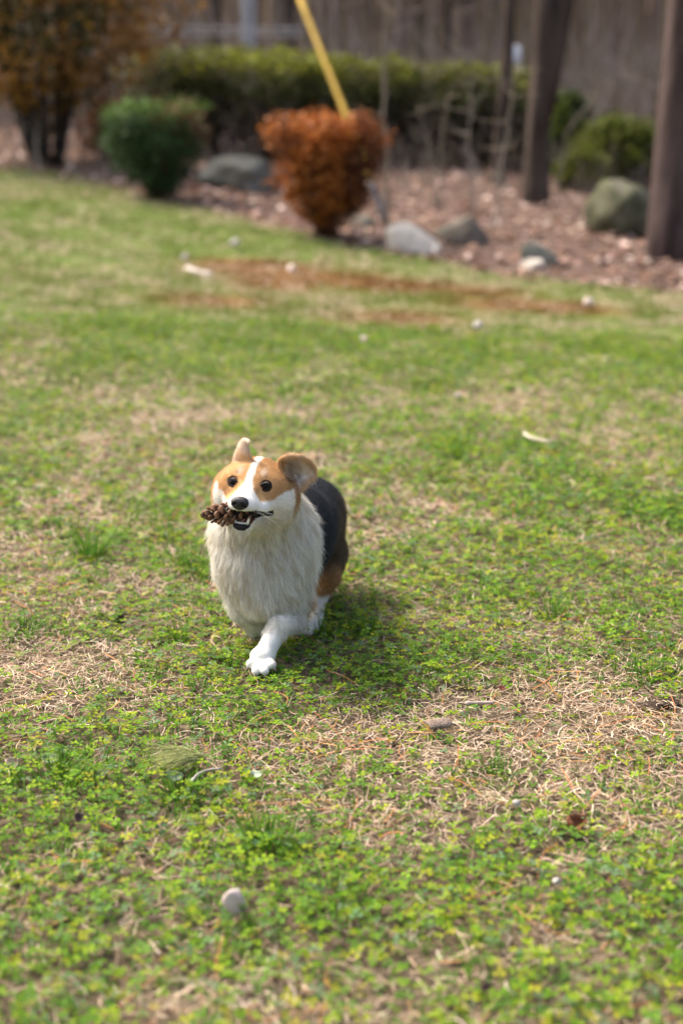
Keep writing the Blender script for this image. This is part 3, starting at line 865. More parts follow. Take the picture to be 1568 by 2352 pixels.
        hc = mixc(hc, [0.10, 0.07, 0.045], sstep(0.013, 0.005, d + jh) * 0.8)
    col = mixc(col, hc, inh)
    fl = np.full(n, 0.0052)
    fl = fl + 0.016 * sstep(-0.03, -0.07, b_) * sstep(0.03, -0.02, c) + 0.010 * sstep(-0.03, -0.07, c) * sstep(0.02, -0.03, b_)
    fl = np.where(b_ > 0.015, 0.0030, fl)
    length = length * (1 - inh) + fl * inh
    # mouth, lips, chin
    inm = (b_ > -0.012) & (c < -0.036) & (c > -0.068) & (A < 0.046)
    midc = -0.0505
    innerface = inm & (((nh[:, 2] < -0.45) & (c > midc)) | ((nh[:, 2] > 0.45) & (c < midc)) | ((nh[:, 1] > 0.35) & (b_ < 0.0) & (np.abs(c + 0.0535) < 0.004)))
    col[innerface] = LIP * 1.3
    gum = innerface & (A < 0.018) & (c < midc)
    col[gum] = FLESH
    tm = np.clip((b_ + 0.010) / 0.070, 0, 1); mdl = -0.0535 + 0.0020 * tm; hlf = 0.0010 + 0.0116 * tm
    lipu = (b_ > -0.013) & (np.abs(c - mdl - hlf - 0.0004) < 0.0010 + 0.0010 * tm) & (A < 0.045) & (nh[:, 2] < 0.3)
    lipl = (b_ > -0.013) & (c < mdl - hlf + 0.0016) & (c > mdl - hlf - 0.0014 - 0.011 * sstep(0.012, 0.045, b_) + 22 * A * A * (b_ > 0.02)) & (A < 0.045) & (nh[:, 2] > -0.75)
    col[lipu] = LIP; col[lipl] = LIP
    # rims of the eyes
    bare = innerface | lipu | lipl
    for e in EYE:
        d = np.linalg.norm(h - e, axis=1)
        m = d < 0.0114
        col[m] = LIP; bare |= m
    dn = np.linalg.norm(h - np.array([0, 0.070, -0.0215]), axis=1); bare |= dn < 0.0135
    # ears
    for i in range(n):
        if c[i] < -0.03 or c[i] > 0.13 or b_[i] > 0.0: continue
        v = Vector(p[i])
        dl = kd_l.find(v)[2]
        if dl < 0.0062:
            rd = kd_ring.find(v)[2]
            if nrm[i] @ ear_axis > 0.05 and h[i, 0] > 0.052:
                f_ = min(1, rd / 0.014)
                deep = max(0.0, min(1.0, (0.080 - a[i]) / 0.022)) * max(0, min(1, (rd - 0.006) / 0.012))
                base = TAN * (1 - f_) + EARIN * f_
                col[i] = base * (1 - deep * 0.8) + np.array([0.13, 0.06, 0.045]) * deep * 0.8
                length[i] = 0.009 if deep < 0.5 else 0.004
            elif h[i, 0] > 0.05:
                col[i] = TAN * (1 + 0.2 * nz[i]); length[i] = 0.006
            continue
        cr, ir, dr = kd_r.find(v)
        if dr < 0.0058 and c[i] > 0.030:
            f_ = max(0, min(1, (c[i] - 0.042) / 0.016))
            g_ = max(0, min(1, (0.5 + (-(a[i] + 0.036)) * 40)))
            col[i] = TAN * (1 - max(f_, g_) * 0.9) + np.array([0.68, 0.56, 0.44]) * max(f_, g_) * 0.9
            length[i] = 0.0045
    return np.clip(col, 0.005, 0.95), length, ~bare
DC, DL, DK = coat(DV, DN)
M_SKIN = leaf_mat('dog_skin', 0.0, 0.75, 0.1, 200, 0.2)
dog = empty('dog', (float(BO[0]), float(BO[1]), 0.0), 'white, tan and black short-legged dog running with a pine cone in its mouth', 'dog')
def dog_part(name, data, parent=None):
    o = link(name, data, parent or dog); o.matrix_parent_inverse = Matrix.Translation(-dog.location) if parent is None else Matrix.Identity(4); return o
DC2 = mixc(DC, DC * np.array([0.86, 0.81, 0.72]), sstep(0.45, 0.65, DC.min(1)) * sstep(0.012, 0.020, DL))
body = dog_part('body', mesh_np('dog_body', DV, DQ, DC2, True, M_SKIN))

# ------------------------------------------------------------------ fur as hair curves
def fur(seed, N):
    r = np.random.default_rng(seed)
    tri = np.concatenate([DQ[:, [0, 1, 2]], DQ[:, [0, 2, 3]]])
    ar = np.linalg.norm(np.cross(DV[tri[:, 1]] - DV[tri[:, 0]], DV[tri[:, 2]] - DV[tri[:, 0]]), axis=1)
    hv = to_head(DV[tri[:, 0]])
    headw = 1 + 1.6 * (np.linalg.norm(hv, axis=1) < 0.10)
    front = 0.35 + 0.65 * (DN[tri[:, 0]][:, 1] < 0.3)
    w = ar * headw * front; w /= w.sum()
    f = r.choice(len(tri), N, p=w)
    u = r.random((N, 2)); fl = u.sum(1) > 1; u[fl] = 1 - u[fl]
    b3 = np.stack([1 - u.sum(1), u[:, 0], u[:, 1]], 1)
    p = (DV[tri[f]] * b3[..., None]).sum(1); nn = (DN[tri[f]] * b3[..., None]).sum(1); nn /= np.linalg.norm(nn, axis=1)[:, None] + 1e-9
    return p, nn
NF = 190000
fp, fn_ = fur(3, NF)
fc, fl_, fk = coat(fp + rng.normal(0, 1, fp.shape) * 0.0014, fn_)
cln = noise3(fp * np.array([1, 1, 0.5]), 120.0, 61)
wh = sstep(0.45, 0.65, fc.min(1)) * sstep(0.012, 0.020, fl_)
fl_ = fl_ * (1 + wh * (0.9 * (cln - 0.5)))
fc = mixc(fc, fc * np.array([0.90, 0.85, 0.76]), wh * sstep(0.52, 0.40, cln))
fc = mixc(fc, np.clip(fc * 1.06, 0, 0.9), wh * sstep(0.54, 0.64, cln))
fp, fn_, fc, fl_ = fp[fk], fn_[fk], fc[fk], fl_[fk]
NF = len(fp)
hh = to_head(fp)
# combing direction
headness = sstep(1.2, 0.7, (hh[:, 0] / 0.09) ** 2 + ((hh[:, 1] + 0.02) / 0.11) ** 2 + ((hh[:, 2] + 0.005) / 0.09) ** 2)[:, None]
q = fp - BO; tt = (-(q @ BF))
flow_body = -BF[None] * (0.35 + 1.0 * sstep(0.02, 0.10, tt))[:, None] + np.array([0, 0, -1.0])[None] * (1.0 - 0.75 * sstep(0.02, 0.10, tt))[:, None] + BL[None] * (np.clip((q @ BL) * 4.0, -0.6, 0.6) * sstep(0.10, 0.0, tt))[:, None]
flow_head = -HM[1][None] * 1.0 + HM[0][None] * np.clip(hh[:, 0:1] * 14, -0.8, 0.8) - HM[2][None] * np.clip(-hh[:, 2:3] * 10 + 0.1, -0.4, 1.0)
flow = flow_body * (1 - headness) + flow_head * headness
# wavy clumps
cl = np.stack([noise3(fp, 60, 11) - 0.5, noise3(fp, 60, 23) - 0.5, noise3(fp, 60, 37) - 0.5], 1)
flow = flow + cl * 1.5
tg = flow - fn_ * (flow * fn_).sum(1)[:, None]
tg /= np.linalg.norm(tg, axis=1)[:, None] + 1e-9
lift = (0.30 + 0.25 * rng.random(NF))[:, None]
L_ = (fl_ * (0.65 + 0.6 * rng.random(NF)))[:, None]
NP_ = 5
pts = np.zeros((NF, NP_, 3))
jit = rng.normal(0, 0.16, (NF, 3))
for i in range(NP_):
    s = i / (NP_ - 1)
    d = fn_ * (lift * (s - 0.45 * s * s)) + (tg + jit) * (0.55 * s + 0.45 * s * s) * 0.9
    pts[:, i] = fp + d * L_ - fn_ * 0.0006
pts[:, :, 2] = np.maximum(pts[:, :, 2], 0.004)
def hair(name, pts, rad, cols, mat):
    n, k = pts.shape[:2]
    cu = bpy.data.hair_curves.new(name)
    cu.add_curves([k] * n)
    cu.points.foreach_set('position', np.ascontiguousarray(pts, np.float32).ravel())
    ra = cu.attributes.get('radius') or cu.attributes.new('radius', 'FLOAT', 'POINT')
    ra.data.foreach_set('value', np.ascontiguousarray(rad, np.float32).ravel())
    ca = cu.attributes.new('Col', 'FLOAT_COLOR', 'CURVE')
    c4 = np.ones((n, 4), np.float32); c4[:, :3] = cols
    ca.data.foreach_set('color', c4.ravel())
    cu.materials.append(mat)
    return cu
prof = np.array([1.0, 0.95, 0.8, 0.55, 0.12])
rad = (0.00013 + 0.00012 * rng.random(NF) + 0.004 * np.clip(fl_, 0, 0.03))[:, None] * prof[None]
m, nt, b, out = new_mat('fur')
at = nt.nodes.new('ShaderNodeAttribute'); at.attribute_name = 'Col'
nt.links.new(at.outputs['Color'], b.inputs['Base Color']); b.inputs['Roughness'].default_value = 0.55; b.inputs['Specular IOR Level'].default_value = 0.25
tr = nt.nodes.new('ShaderNodeBsdfTranslucent'); nt.links.new(at.outputs['Color'], tr.inputs['Color'])
mx = nt.nodes.new('ShaderNodeMixShader'); mx.inputs[0].default_value = 0.3
nt.links.new(b.outputs[0], mx.inputs[1]); nt.links.new(tr.outputs[0], mx.inputs[2]); nt.links.new(mx.outputs[0], out.inputs['Surface'])
M_FUR = m
fcol = np.clip(fc * (0.80 + 0.38 * rng.random((NF, 1))), 0.006, 0.95)
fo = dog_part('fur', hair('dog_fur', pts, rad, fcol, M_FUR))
fo.data.surface = None
# whiskers
wp = []
for s in (-1, 1):
    for i in range(6):
        b0 = 0.030 + 0.024 * random.random(); r0 = H(s * 0.019, b0, -0.030 - 0.008 * random.random())
        L = 0.035 + 0.025 * random.random()
        d0 = unit(HM[0] * s * (0.8 + 0.3 * random.random()) + HM[1] * (0.1 - 0.5 * random.random()) + HM[2] * (-0.75 + 0.9 * random.random()))
        wp.append([r0 + d0 * L * t + np.array([0, 0, -0.25]) * L * t * t for t in np.linspace(0, 1, 5)])
wp = np.array(wp)
dog_part('whiskers', hair('dog_whiskers', wp, np.tile(np.array([0.00018, 0.00016, 0.00014, 0.0001, 0.00005]), (len(wp), 1)), np.tile([0.85, 0.83, 0.78], (len(wp), 1)), M_FUR))

# ------------------------------------------------------------------ nose, eyes, teeth, tongue, claws
def glossy(name, colr, rough, coat_=0.0, bump=0, bscale=800):
    m, nt, b, out = new_mat(name)
    nz = nt.nodes.new('ShaderNodeTexNoise'); nz.inputs['Scale'].default_value = bscale
    geo = nt.nodes.new('ShaderNodeNewGeometry'); nt.links.new(geo.outputs['Position'], nz.inputs['Vector'])
    r = nt.nodes.new('ShaderNodeMapRange'); r.inputs[3].default_value = 0.8; r.inputs[4].default_value = 1.2
    nt.links.new(nz.outputs['Fac'], r.inputs[0])
    v = nt.nodes.new('ShaderNodeVectorMath'); v.operation = 'SCALE'; v.inputs[0].default_value = colr
    nt.links.new(r.outputs[0], v.inputs['Scale']); nt.links.new(v.outputs[0], b.inputs['Base Color'])
    b.inputs['Roughness'].default_value = rough; b.inputs['Coat Weight'].default_value = coat_; b.inputs['Coat Roughness'].default_value = 0.05
    if bump:
        bp = nt.nodes.new('ShaderNodeBump'); bp.inputs['Strength'].default_value = bump; bp.inputs['Distance'].default_value = 0.001
        nt.links.new(nz.outputs['Fac'], bp.inputs['Height']); nt.links.new(bp.outputs[0], b.inputs['Normal'])
    return m
nf = Field(H(0, 0.070, -0.0215) - 0.026, H(0, 0.070, -0.0215) + 0.026, 0.0008)
nf.ell((0, 0.0685, -0.0185), (0.0145, 0.0085, 0.0085), 0.006, **hk)
nf.ell((0, 0.0680, -0.0265), (0.0100, 0.0075, 0.0085), 0.008, **hk)
for s in (-1, 1):
    nf.ell((s * 0.0080, 0.0690, -0.0225), (0.0072, 0.0080, 0.0075), 0.005, **hk)
for s in (-1, 1):
    def nostril(g, s=s):
        return ellipsoid((g - HO) @ HM.T, np.array([s * 0.0072, 0.0775, -0.0230]), np.array([0.0032, 0.0050, 0.0030]))
    nf.cut(nostril, H(0, 0.07, -0.0215) - 0.025, H(0, 0.07, -0.0215) + 0.025, 0.002)
    def slit(g, s=s):
        return ellipsoid((g - HO) @ HM.T, np.array([s * 0.0112, 0.0740, -0.0258]), np.array([0.0042, 0.0040, 0.0012]))
    nf.cut(slit, H(0, 0.07, -0.0215) - 0.025, H(0, 0.07, -0.0215) + 0.025, 0.0015)
nv, nq = nf.nets()
dog_part('nose', mesh_np('dog_nose', relax(nv, nq, 2), nq, None, True, glossy('nose_leather', (0.012, 0.012, 0.014), 0.38, 0.0, 0.5, 1400)))
M_EYE = leaf_mat('eyeball', 0, 0.05, 0.05, 300, 0.16)
def uv_sphere(nu=24, nv_=16):
    V = [(0, 0, 1.0)]
    for i in range(1, nv_):
        a = math.pi * i / nv_
        for j in range(nu):
            V.append((math.sin(a) * math.cos(2 * math.pi * j / nu), math.sin(a) * math.sin(2 * math.pi * j / nu), math.cos(a)))
    V.append((0, 0, -1.0)); T = []
    for j in range(nu): T.append((0, 1 + j, 1 + (j + 1) % nu))
    for i in range(nv_ - 2):
        for j in range(nu):
            a = 1 + i * nu + j; b = 1 + i * nu + (j + 1) % nu
            T += [(a, a + nu, b + nu), (a, b + nu, b)]
    l = len(V) - 1
    for j in range(nu): T.append((l, 1 + (nv_ - 2) * nu + (j + 1) % nu, 1 + (nv_ - 2) * nu + j))
    return np.array(V), np.array(T)
SV, ST = uv_sphere(28, 20)
for e, s in zip(EYE, (-1, 1)):
    look = unit(np.array([0.12 + 0.10 * s, 1.0, 0.02]))
    dd = SV @ look
    cc = np.where((dd > 0.93)[:, None], [[0.004, 0.003, 0.003]], np.where((dd > 0.55)[:, None], [[0.014, 0.007, 0.005]], [[0.10, 0.075, 0.065]]))
    eye_o = dog_part('eye', mesh_np('dog_eye', H(*e) + (SV * 0.0090) @ HM, ST, cc, True, M_EYE))
    # dark lid rim, almond shaped
    an = np.linspace(0, 2 * np.pi, 33)[:-1]
    for up_, nm in ((1, 'upper_eyelid'), (-1, 'lower_eyelid')):
        k = np.linspace(-1, 1, 13)
        loc = np.stack([e[0] + k * 0.0118 - s * 0.0008, e[1] + 0.0086 * np.sqrt(np.clip(1 - 0.92 * k * k, 0, 1)) - 0.0012 * np.abs(k) + s * k * -0.0035, e[2] + up_ * (0.0060 if up_ > 0 else 0.0062) * np.cos(k * np.pi / 2) ** 0.8 + s * k * 0.0022], 1)
        V_, T_ = sweep(HO + loc @ HM, 0.0010 + 0.0010 * (1 - np.abs(k) ** 3), 8)
        dog_part(nm, mesh_np('dog_' + nm, V_, T_, np.tile(LIP, (len(V_), 1)), True, M_SKIN), eye_o)
M_TOOTH = glossy('tooth', (0.80, 0.75, 0.62), 0.25, 0.3)
for s in (-1, 1):
    pts_ = [H(s * 0.0105, 0.0435, -0.0640), H(s * 0.0122, 0.0455, -0.0590), H(s * 0.0130, 0.0455, -0.0545), H(s * 0.0127, 0.0440, -0.0505)]
    V_, T_ = sweep(pts_, [0.0030, 0.0026, 0.0018, 0.0005], 8)
    dog_part('canine_tooth', mesh_np('canine_tooth', V_, T_, None, True, M_TOOTH))
for i in range(6):
    x_ = (i - 2.5) * 0.0030
    pts_ = [H(x_, 0.0470 - abs(x_) * 0.25, -0.0650), H(x_, 0.0480 - abs(x_) * 0.25, -0.0620), H(x_, 0.0478 - abs(x_) * 0.25, -0.0600)]
    V_, T_ = sweep(pts_, [0.0017, 0.0017, 0.0008], 6)
    dog_part('incisor_tooth', mesh_np('incisor_tooth', V_, T_, None, True, M_TOOTH))
V_, T_ = sweep([H(0, -0.012, -0.0575), H(0, 0.012, -0.0570), H(0, 0.030, -0.0590), H(0, 0.039, -0.0610)], [0.010, 0.011, 0.009, 0.004], 12)
hq = to_head(V_); hq[:, 2] = -0.0600 + (hq[:, 2] + 0.0590) * 0.45
dog_part('tongue', mesh_np('dog_tongue', HO + hq @ HM, T_, None, True, glossy('tongue_flesh', (0.34, 0.10, 0.10), 0.4)))
M_CLAW = glossy('claw_horn', (0.30, 0.24, 0.19), 0.4)
for t_ in TOES:
    d_ = unit((t_ - PAW) * np.array([1, 1, 0.3])); d_ = unit(d_ + np.array([0, 0, -0.75]))
    V_, T_ = sweep([t_ + d_ * 0.004, t_ + d_ * 0.0105 + np.array([0, 0, 0.001]), t_ + d_ * 0.0155 + np.array([0, 0, -0.0005])], [0.0026, 0.0020, 0.0005], 7)
    dog_part('claw', mesh_np('dog_claw', V_, T_, None, True, M_CLAW))

# ------------------------------------------------------------------ pine cone held in the mouth
c0 = H(-0.064, 0.050, -0.0540); c1 = H(0.022, 0.024, -0.0470)
caxis = unit(c1 - c0); clen = np.linalg.norm(c1 - c0)
cone = empty('pine_cone', tuple(c0), 'brown pine cone with open scales gripped in the dog\'s mouth', 'pine cone')
def cone_part(name, me_, M_=None):
    o = link(name, me_, cone); o.matrix_parent_inverse = Matrix.Translation(-cone.location)
    if M_ is not None: o.matrix_basis = M_
    return o
M_CONE = leaf_mat('cone_scale', 0, 0.55, 0.35, 350, 0.4)
V_, T_ = sweep([c0 + caxis * clen * t for t in np.linspace(0.06, 1, 10)], [0.002, 0.0045, 0.006, 0.007, 0.007, 0.007, 0.007, 0.006, 0.005, 0.003], 10, 0.1, 2)
cone_part('core', mesh_np('cone_core', V_, T_, np.tile([0.035, 0.020, 0.013], (len(V_), 1)), True, M_CONE))
# one scale: spoon with thick rounded tip, grows along +x, upper side +z
def scale_mesh():
    xs = np.array([0, 0.25, 0.5, 0.72, 0.88, 0.98, 1.03]); wd = np.array([0.16, 0.24, 0.36, 0.46, 0.45, 0.30, 0.06]); th = np.array([0.09, 0.09, 0.10, 0.13, 0.17, 0.13, 0.03])
    zc = np.array([0, 0.02, 0.05, 0.10, 0.16, 0.20, 0.22]); sd = 10
    V = []; C = []
    for x_, w_, t_, z_ in zip(xs, wd, th, zc):
        for j in range(sd):
            an = 2 * np.pi * j / sd
            V.append((x_, w_ * np.cos(an), z_ + t_ * np.sin(an) - 0.10 * (np.cos(an) ** 2) * (x_ > 0.3)))
            k = np.clip((x_ - 0.42) / 0.35, 0, 1)
            C.append(np.array([0.035, 0.020, 0.014]) * (1 - k) + np.array([0.215, 0.105, 0.055]) * k)
    T = []
    for i in range(len(xs) - 1):
        for j in range(sd):
            a = i * sd + j; b = i * sd + (j + 1) % sd
            T += [(a, b + sd, b), (a, a + sd, b + sd)]
    return np.array(V), np.array(T)[:, ::-1], np.array(C)
sv, st, scl = scale_mesh()
scale_me = [mesh_np('cone_scale', sv, st, scl * k, True, M_CONE) for k in (1.0, 1.25, 0.8)]
u_ = unit(np.cross(caxis, [0, 0, 1])); w_ = np.cross(caxis, u_)
NS = 46
for i in range(NS):
    t = i / (NS - 1)
    ang = i * 2.39996
    rd = u_ * math.cos(ang) + w_ * math.sin(ang)
    open_ = math.radians(70 - 42 * (1 - t) ** 3 + random.uniform(-7, 7))      # angle from the axis towards the tip (-caxis)
    if t < 0.07: open_ = math.radians(18 + 120 * t)
    d_ = -caxis * math.cos(open_) + rd * math.sin(open_)
    up_ = unit(-caxis * math.sin(open_) * 1.0 - rd * math.cos(open_) * -1.0)
    up_ = unit(np.cross(np.cross(d_, -caxis), d_))
    y_ = np.cross(up_, d_)
    ln = 0.0225 * (0.55 + 0.45 * min(1, t * 3.2)) * random.uniform(0.9, 1.08)
    if t > 0.75: ln *= 0.85
    o_ = c0 + caxis * clen * (0.045 + 0.93 * t) + rd * 0.002
    M4 = Matrix(((d_[0] * ln, y_[0] * ln * 0.78, up_[0] * ln * 0.8, o_[0]), (d_[1] * ln, y_[1] * ln * 0.78, up_[1] * ln * 0.8, o_[1]), (d_[2] * ln, y_[2] * ln * 0.78, up_[2] * ln * 0.8, o_[2]), (0, 0, 0, 1)))
    cone_part('scale', scale_me[i % 3], M4)
# ==== END DOG
# ==== WOODS
# ------------------------------------------------------------------ trees
def tree_meshes(name, height, r0, seed, lean=(0, 0), bark=M_BARK_DARK, fork=None, sides=12, twigs=10, flare=0.45, curve=0.0):
    """trunk mesh and bare crown mesh, base at the origin"""
    r = np.random.default_rng(seed)
    n = 22; t = np.linspace(0, 1, n) ** 1.35
    wob = np.stack([np.cumsum(r.normal(0, 0.012, n)), np.cumsum(r.normal(0, 0.012, n)), np.zeros(n)], 1) * height * 0.06
    ctr = np.stack([lean[0] * t * height + curve * np.sin(t * 3.1) * 0.3, lean[1] * t * height, t * height - 0.25 * (t == 0)], 1) + wob - wob[0]
    rad = r0 * (1 - 0.80 * t) * (1 + flare * np.exp(-t * height / (r0 * 2.2)))
    tb = Bag(); V, T = sweep(ctr, rad, sides, 0.06, seed); tb.add(V, T)
    stems = [(ctr, rad)]
    if fork is not None:
        h0, dx, dy, rr = fork
        i0 = np.argmin(np.abs(ctr[:, 2] - h0)); b0 = ctr[i0]
        tt = np.linspace(0, 1, 14); c2 = b0 + np.stack([dx * tt ** 0.9, dy * tt, (height - h0) * tt], 1) - np.array([0, 0, 0.1])
        r2 = rr * (1 - 0.8 * tt)
        V, T = sweep(c2, r2, sides, 0.06, seed + 3); tb.add(V, T); stems.append((c2, r2))
    trunk_me = tb.mesh(name + '_trunk', bark)
    cb = Bag()
    for c_, r_ in stems:
        for k in range(twigs):
            i = int(np.interp(r.uniform(0.28, 0.97), np.linspace(0, 1, len(c_)), np.arange(len(c_))))
            a = r.uniform(0, 6.28); L = height * r.uniform(0.10, 0.26) * (1.15 - c_[i][2] / height * 0.6)
            s = np.linspace(0, 1, 7)
            d = np.array([np.cos(a), np.sin(a), 0])
            pts_ = c_[i] + d * (L * s)[:, None] + np.array([0, 0, 1.0]) * (L * (0.25 * s + 0.45 * s ** 2))[:, None] + r.normal(0, 0.02, (7, 3)) * L * s[:, None]
            rr_ = max(0.006, r_[i] * 0.38); V, T = sweep(pts_, rr_ * (1 - 0.85 * s), 5, 0, seed); cb.add(V, T)
            for j in range(5):
                q0 = pts_[r.integers(2, 7)]; a2 = a + r.normal(0, 0.9); L2 = L * r.uniform(0.25, 0.55)
                s2 = np.linspace(0, 1, 4); d2 = np.array([np.cos(a2), np.sin(a2), r.uniform(-0.1, 0.9)])
                V, T = sweep(q0 + d2 * (L2 * s2)[:, None], rr_ * 0.35 * (1 - 0.8 * s2), 4, 0, seed, cap=False); cb.add(V, T)
    crown_me = cb.mesh(name + '_crown', bark)
    return trunk_me, crown_me
def put_tree(name, trunk_me, crown_me, base, label, group=None, sc_=1.0, rz=0.0):
    o = empty(name, tuple(base), label, 'tree', group)
    o.rotation_euler = (0, 0, rz); o.scale = (sc_, sc_, sc_)
    link('trunk', trunk_me, o); link('crown', crown_me, o)
    return o
def ground_at(px, py):
    g = G(px, py); return np.array([g[0], g[1], float(terrain(g[0], g[1])) - 0.02])
b_r = ground_at(1540, 602)
put_tree('pine_tree', *tree_meshes('pine_tree', 14, 0.150, 5, (0.004, 0), M_BARK_PINE, sides=18, twigs=14, flare=0.18), b_r, 'thick straight reddish brown trunk at the lawn edge beside the big boulder')
b_t = ground_at(1228, 474)
put_tree('twin_tree', *tree_meshes('twin_tree', 13, 0.098, 9, (0.020, 0.01), M_BARK_DARK, fork=(0.62, 1.6, 0.1, 0.078), sides=16, flare=0.5), b_t, 'dark twin stemmed tree forking low above the leaf litter')
b_s = ground_at(1140, 424)
put_tree('slim_tree', *tree_meshes('slim_tree', 11, 0.068, 12, (0.030, 0.0), M_BARK_DARK, sides=12, flare=0.4), b_s, 'slim grey brown tree leaning slightly, beside the twin stemmed tree')
# wood on the hillside beyond the hedge
protos = [tree_meshes('bare_tree', 15, 0.16, 30, (0.01, 0), M_BARK_GREY, sides=9, twigs=12),
          tree_meshes('bare_tree', 13, 0.11, 31, (-0.02, 0), M_BARK_DARK, sides=8, twigs=12),
          tree_meshes('bare_tree', 14, 0.13, 32, (0.03, 0.01), M_BARK_GREY, fork=(1.6, -0.5, 0.2, 0.07), sides=8, twigs=10),
          tree_meshes('bare_tree', 9, 0.055, 33, (0.03, 0), M_BARK_DARK, sides=7, twigs=14),
          tree_meshes('bare_tree', 8, 0.045, 34, (-0.03, 0.02), M_BARK_GREY, sides=7, twigs=14)]
WOODL = ['pale grey bare trunk standing in the wood beyond the hedge', 'dark bare trunk standing in the wood beyond the hedge', 'forked grey bare tree standing in the wood beyond the hedge',
         'thin dark sapling standing in the wood beyond the hedge', 'thin pale sapling standing in the wood beyond the hedge']
rt = np.random.default_rng(77)
placed = []
tries = 0
while len(placed) < 230 and tries < 6000:
    tries += 1
    y_ = 19 + 50 * rt.random() ** 1.3; x_ = rt.uniform(-0.34 * y_ - 1, 0.34 * y_ + 1)
    if min([abs(x_ - a) + abs(y_ - b) * 0.6 for a, b in placed] + [9]) < 0.45: continue
    # keep the open brushy slope on the right thinner
    if x_ / y_ > 0.13 and rt.random() < 0.6: continue
    k = rt.choice(5, p=[0.2, 0.2, 0.15, 0.23, 0.22])
    placed.append((x_, y_))
    put_tree('bare_tree', protos[k][0], protos[k][1], (x_, y_, float(terrain(x_, y_)) - 0.05), WOODL[k], 'bare trees of the wood beyond the hedge', rt.uniform(0.75, 1.2), rt.uniform(0, 6.28))
# saplings in front of the hedge
def sapling(px, py, tops, r, label, colr, leafy=0):
    b0 = ground_at(px, py)
    o = empty('sapling', tuple(b0), label, 'sapling')
    for q in tops:
        pts_ = [np.zeros(3)]
        for (tx, ty) in q:
            pp = P(tx, ty, b0[1]); pts_.append(pp - b0)
        pts_ = np.array(pts_); L = np.concatenate([[0], np.cumsum(np.linalg.norm(np.diff(pts_, axis=0), axis=1))])
        u = np.linspace(0, L[-1], 14); c_ = np.stack([np.interp(u, L, pts_[:, d]) for d in range(3)], 1)
        c_ = c_ + np.random.default_rng(int(px)).normal(0, 0.006, c_.shape); c_[0] = [0, 0, -0.05]
        V, T = sweep(c_, r * (1 - 0.7 * u / L[-1]), 7, 0.05, int(px))
        link('stem', mesh_np('sapling_stem', V, T, np.tile(colr, (len(V), 1)), True, M_TWIG), o)
        # side twigs
        tw = Bag(); r2 = np.random.default_rng(int(px + py))
        for k in range(14):
            q0 = c_[r2.integers(4, 14)]; d = r2.normal(0, 1, 3); d[2] = abs(d[2]) * 0.8; d /= np.linalg.norm(d); s2 = np.linspace(0, 1, 4)
            V, T = sweep(q0 + d * (0.35 * r2.random() * s2 + 0.05 * s2)[:, None], r * 0.3 * (1 - 0.8 * s2), 4, 0, k, cap=False); tw.add(V, T, np.array(colr))
        link('twigs', tw.mesh('sapling_twigs', M_TWIG), o)['kind'] = 'stuff'
sapling(560, 352, [[(555, 280), (540, 215), (515, 150)]], 0.022, 'pale curved sapling in front of the hedge behind the mossy mound', (0.26, 0.20, 0.18))
sapling(890, 528, [[(888, 450), (893, 380), (880, 250), (884, 100), (888, -60)]], 0.018, 'thin upright grey sapling rising beside the rust coloured shrub', (0.20, 0.17, 0.13))
sapling(1005, 480, [[(990, 410), (985, 340), (960, 250)], [(1015, 420), (1010, 340), (1030, 220)]], 0.012, 'thin two stemmed sapling behind the dark pointed rock', (0.22, 0.19, 0.14))
sapling(1130, 545, [[(1140, 480), (1148, 400), (1165, 300), (1185, 160)]], 0.013, 'thin leaning sapling rising behind the dark pointed rock', (0.24, 0.20, 0.15))
sapling(1085, 500, [[(1083, 420), (1076, 330), (1080, 180)]], 0.012, 'thin straight sapling between slim tree and dark pointed rock', (0.22, 0.19, 0.15))
sapling(1270, 470, [[(1290, 380), (1300, 300), (1380, 200)]], 0.010, 'thin sapling bending right of the twin stemmed tree', (0.22, 0.19, 0.15))

# ------------------------------------------------------------------ shrubs and hedge
LEAFQ = np.array([[0, -0.5, 0], [0.32, -0.05, 0.06], [0, 0.6, 0], [-0.32, 0.05, -0.06]]); LEAFT = np.array([(0, 1, 2), (0, 2, 3)])
def foliage(r, n, prof_h, prof_r, hgt, rx, ry, size, colfn, shell=0.55, lump=0.25, seed=0, box=0.0, fuzz=0.5):
    """leaf sprays through a crown: profile radius against height, denser near the surface"""
    hh_ = r.random(n); R_ = np.interp(hh_, prof_h, prof_r)
    k = r.random(n) < R_ / max(prof_r); hh_, R_ = hh_[k], R_[k]; n = len(hh_)
    a = r.uniform(0, 6.2832, n)
    rho = 1 - shell * r.random(n) ** 1.7
    top = r.random(n) < 0.30
    rho = np.where(top & (hh_ > 0.8), np.sqrt(r.random(n)), rho)
    ca, sa = np.cos(a), np.sin(a)
    if box > 0:
        m = np.maximum(np.abs(ca), np.abs(sa)); ca = ca * ((1 - box) + box / m); sa = sa * ((1 - box) + box / m)
    lp = 1 + lump * ((vnoise(a * 2.2 + 3, hh_ * 6, seed) - 0.5) + 0.6 * (vnoise(a * 6 + 1, hh_ * 14, seed + 5) - 0.5)) * 1.6
    x_ = ca * R_ * rho * rx * lp; y_ = sa * R_ * rho * ry * lp
    z_ = (hh_ + 0.05 * (vnoise(x_ * 9 + 20, y_ * 9, seed + 9) - 0.5) * 2 * (hh_ > 0.7)) * hgt
    p = np.stack([x_, y_, z_], 1) + r.normal(0, size * fuzz, (n, 3))
    s_ = size * (0.6 + 0.9 * r.random(n))
    Mx = rot_yaw_tilt(r.uniform(0, 6.28, n), r.uniform(0, 1.5, n), r.uniform(0, 6.28, n)) * s_[:, None, None]
    c_ = colfn(r, p, hh_, rho)
    return stamp(LEAFQ, LEAFT, p, Mx, np.clip(c_, 0.004, 0.9))
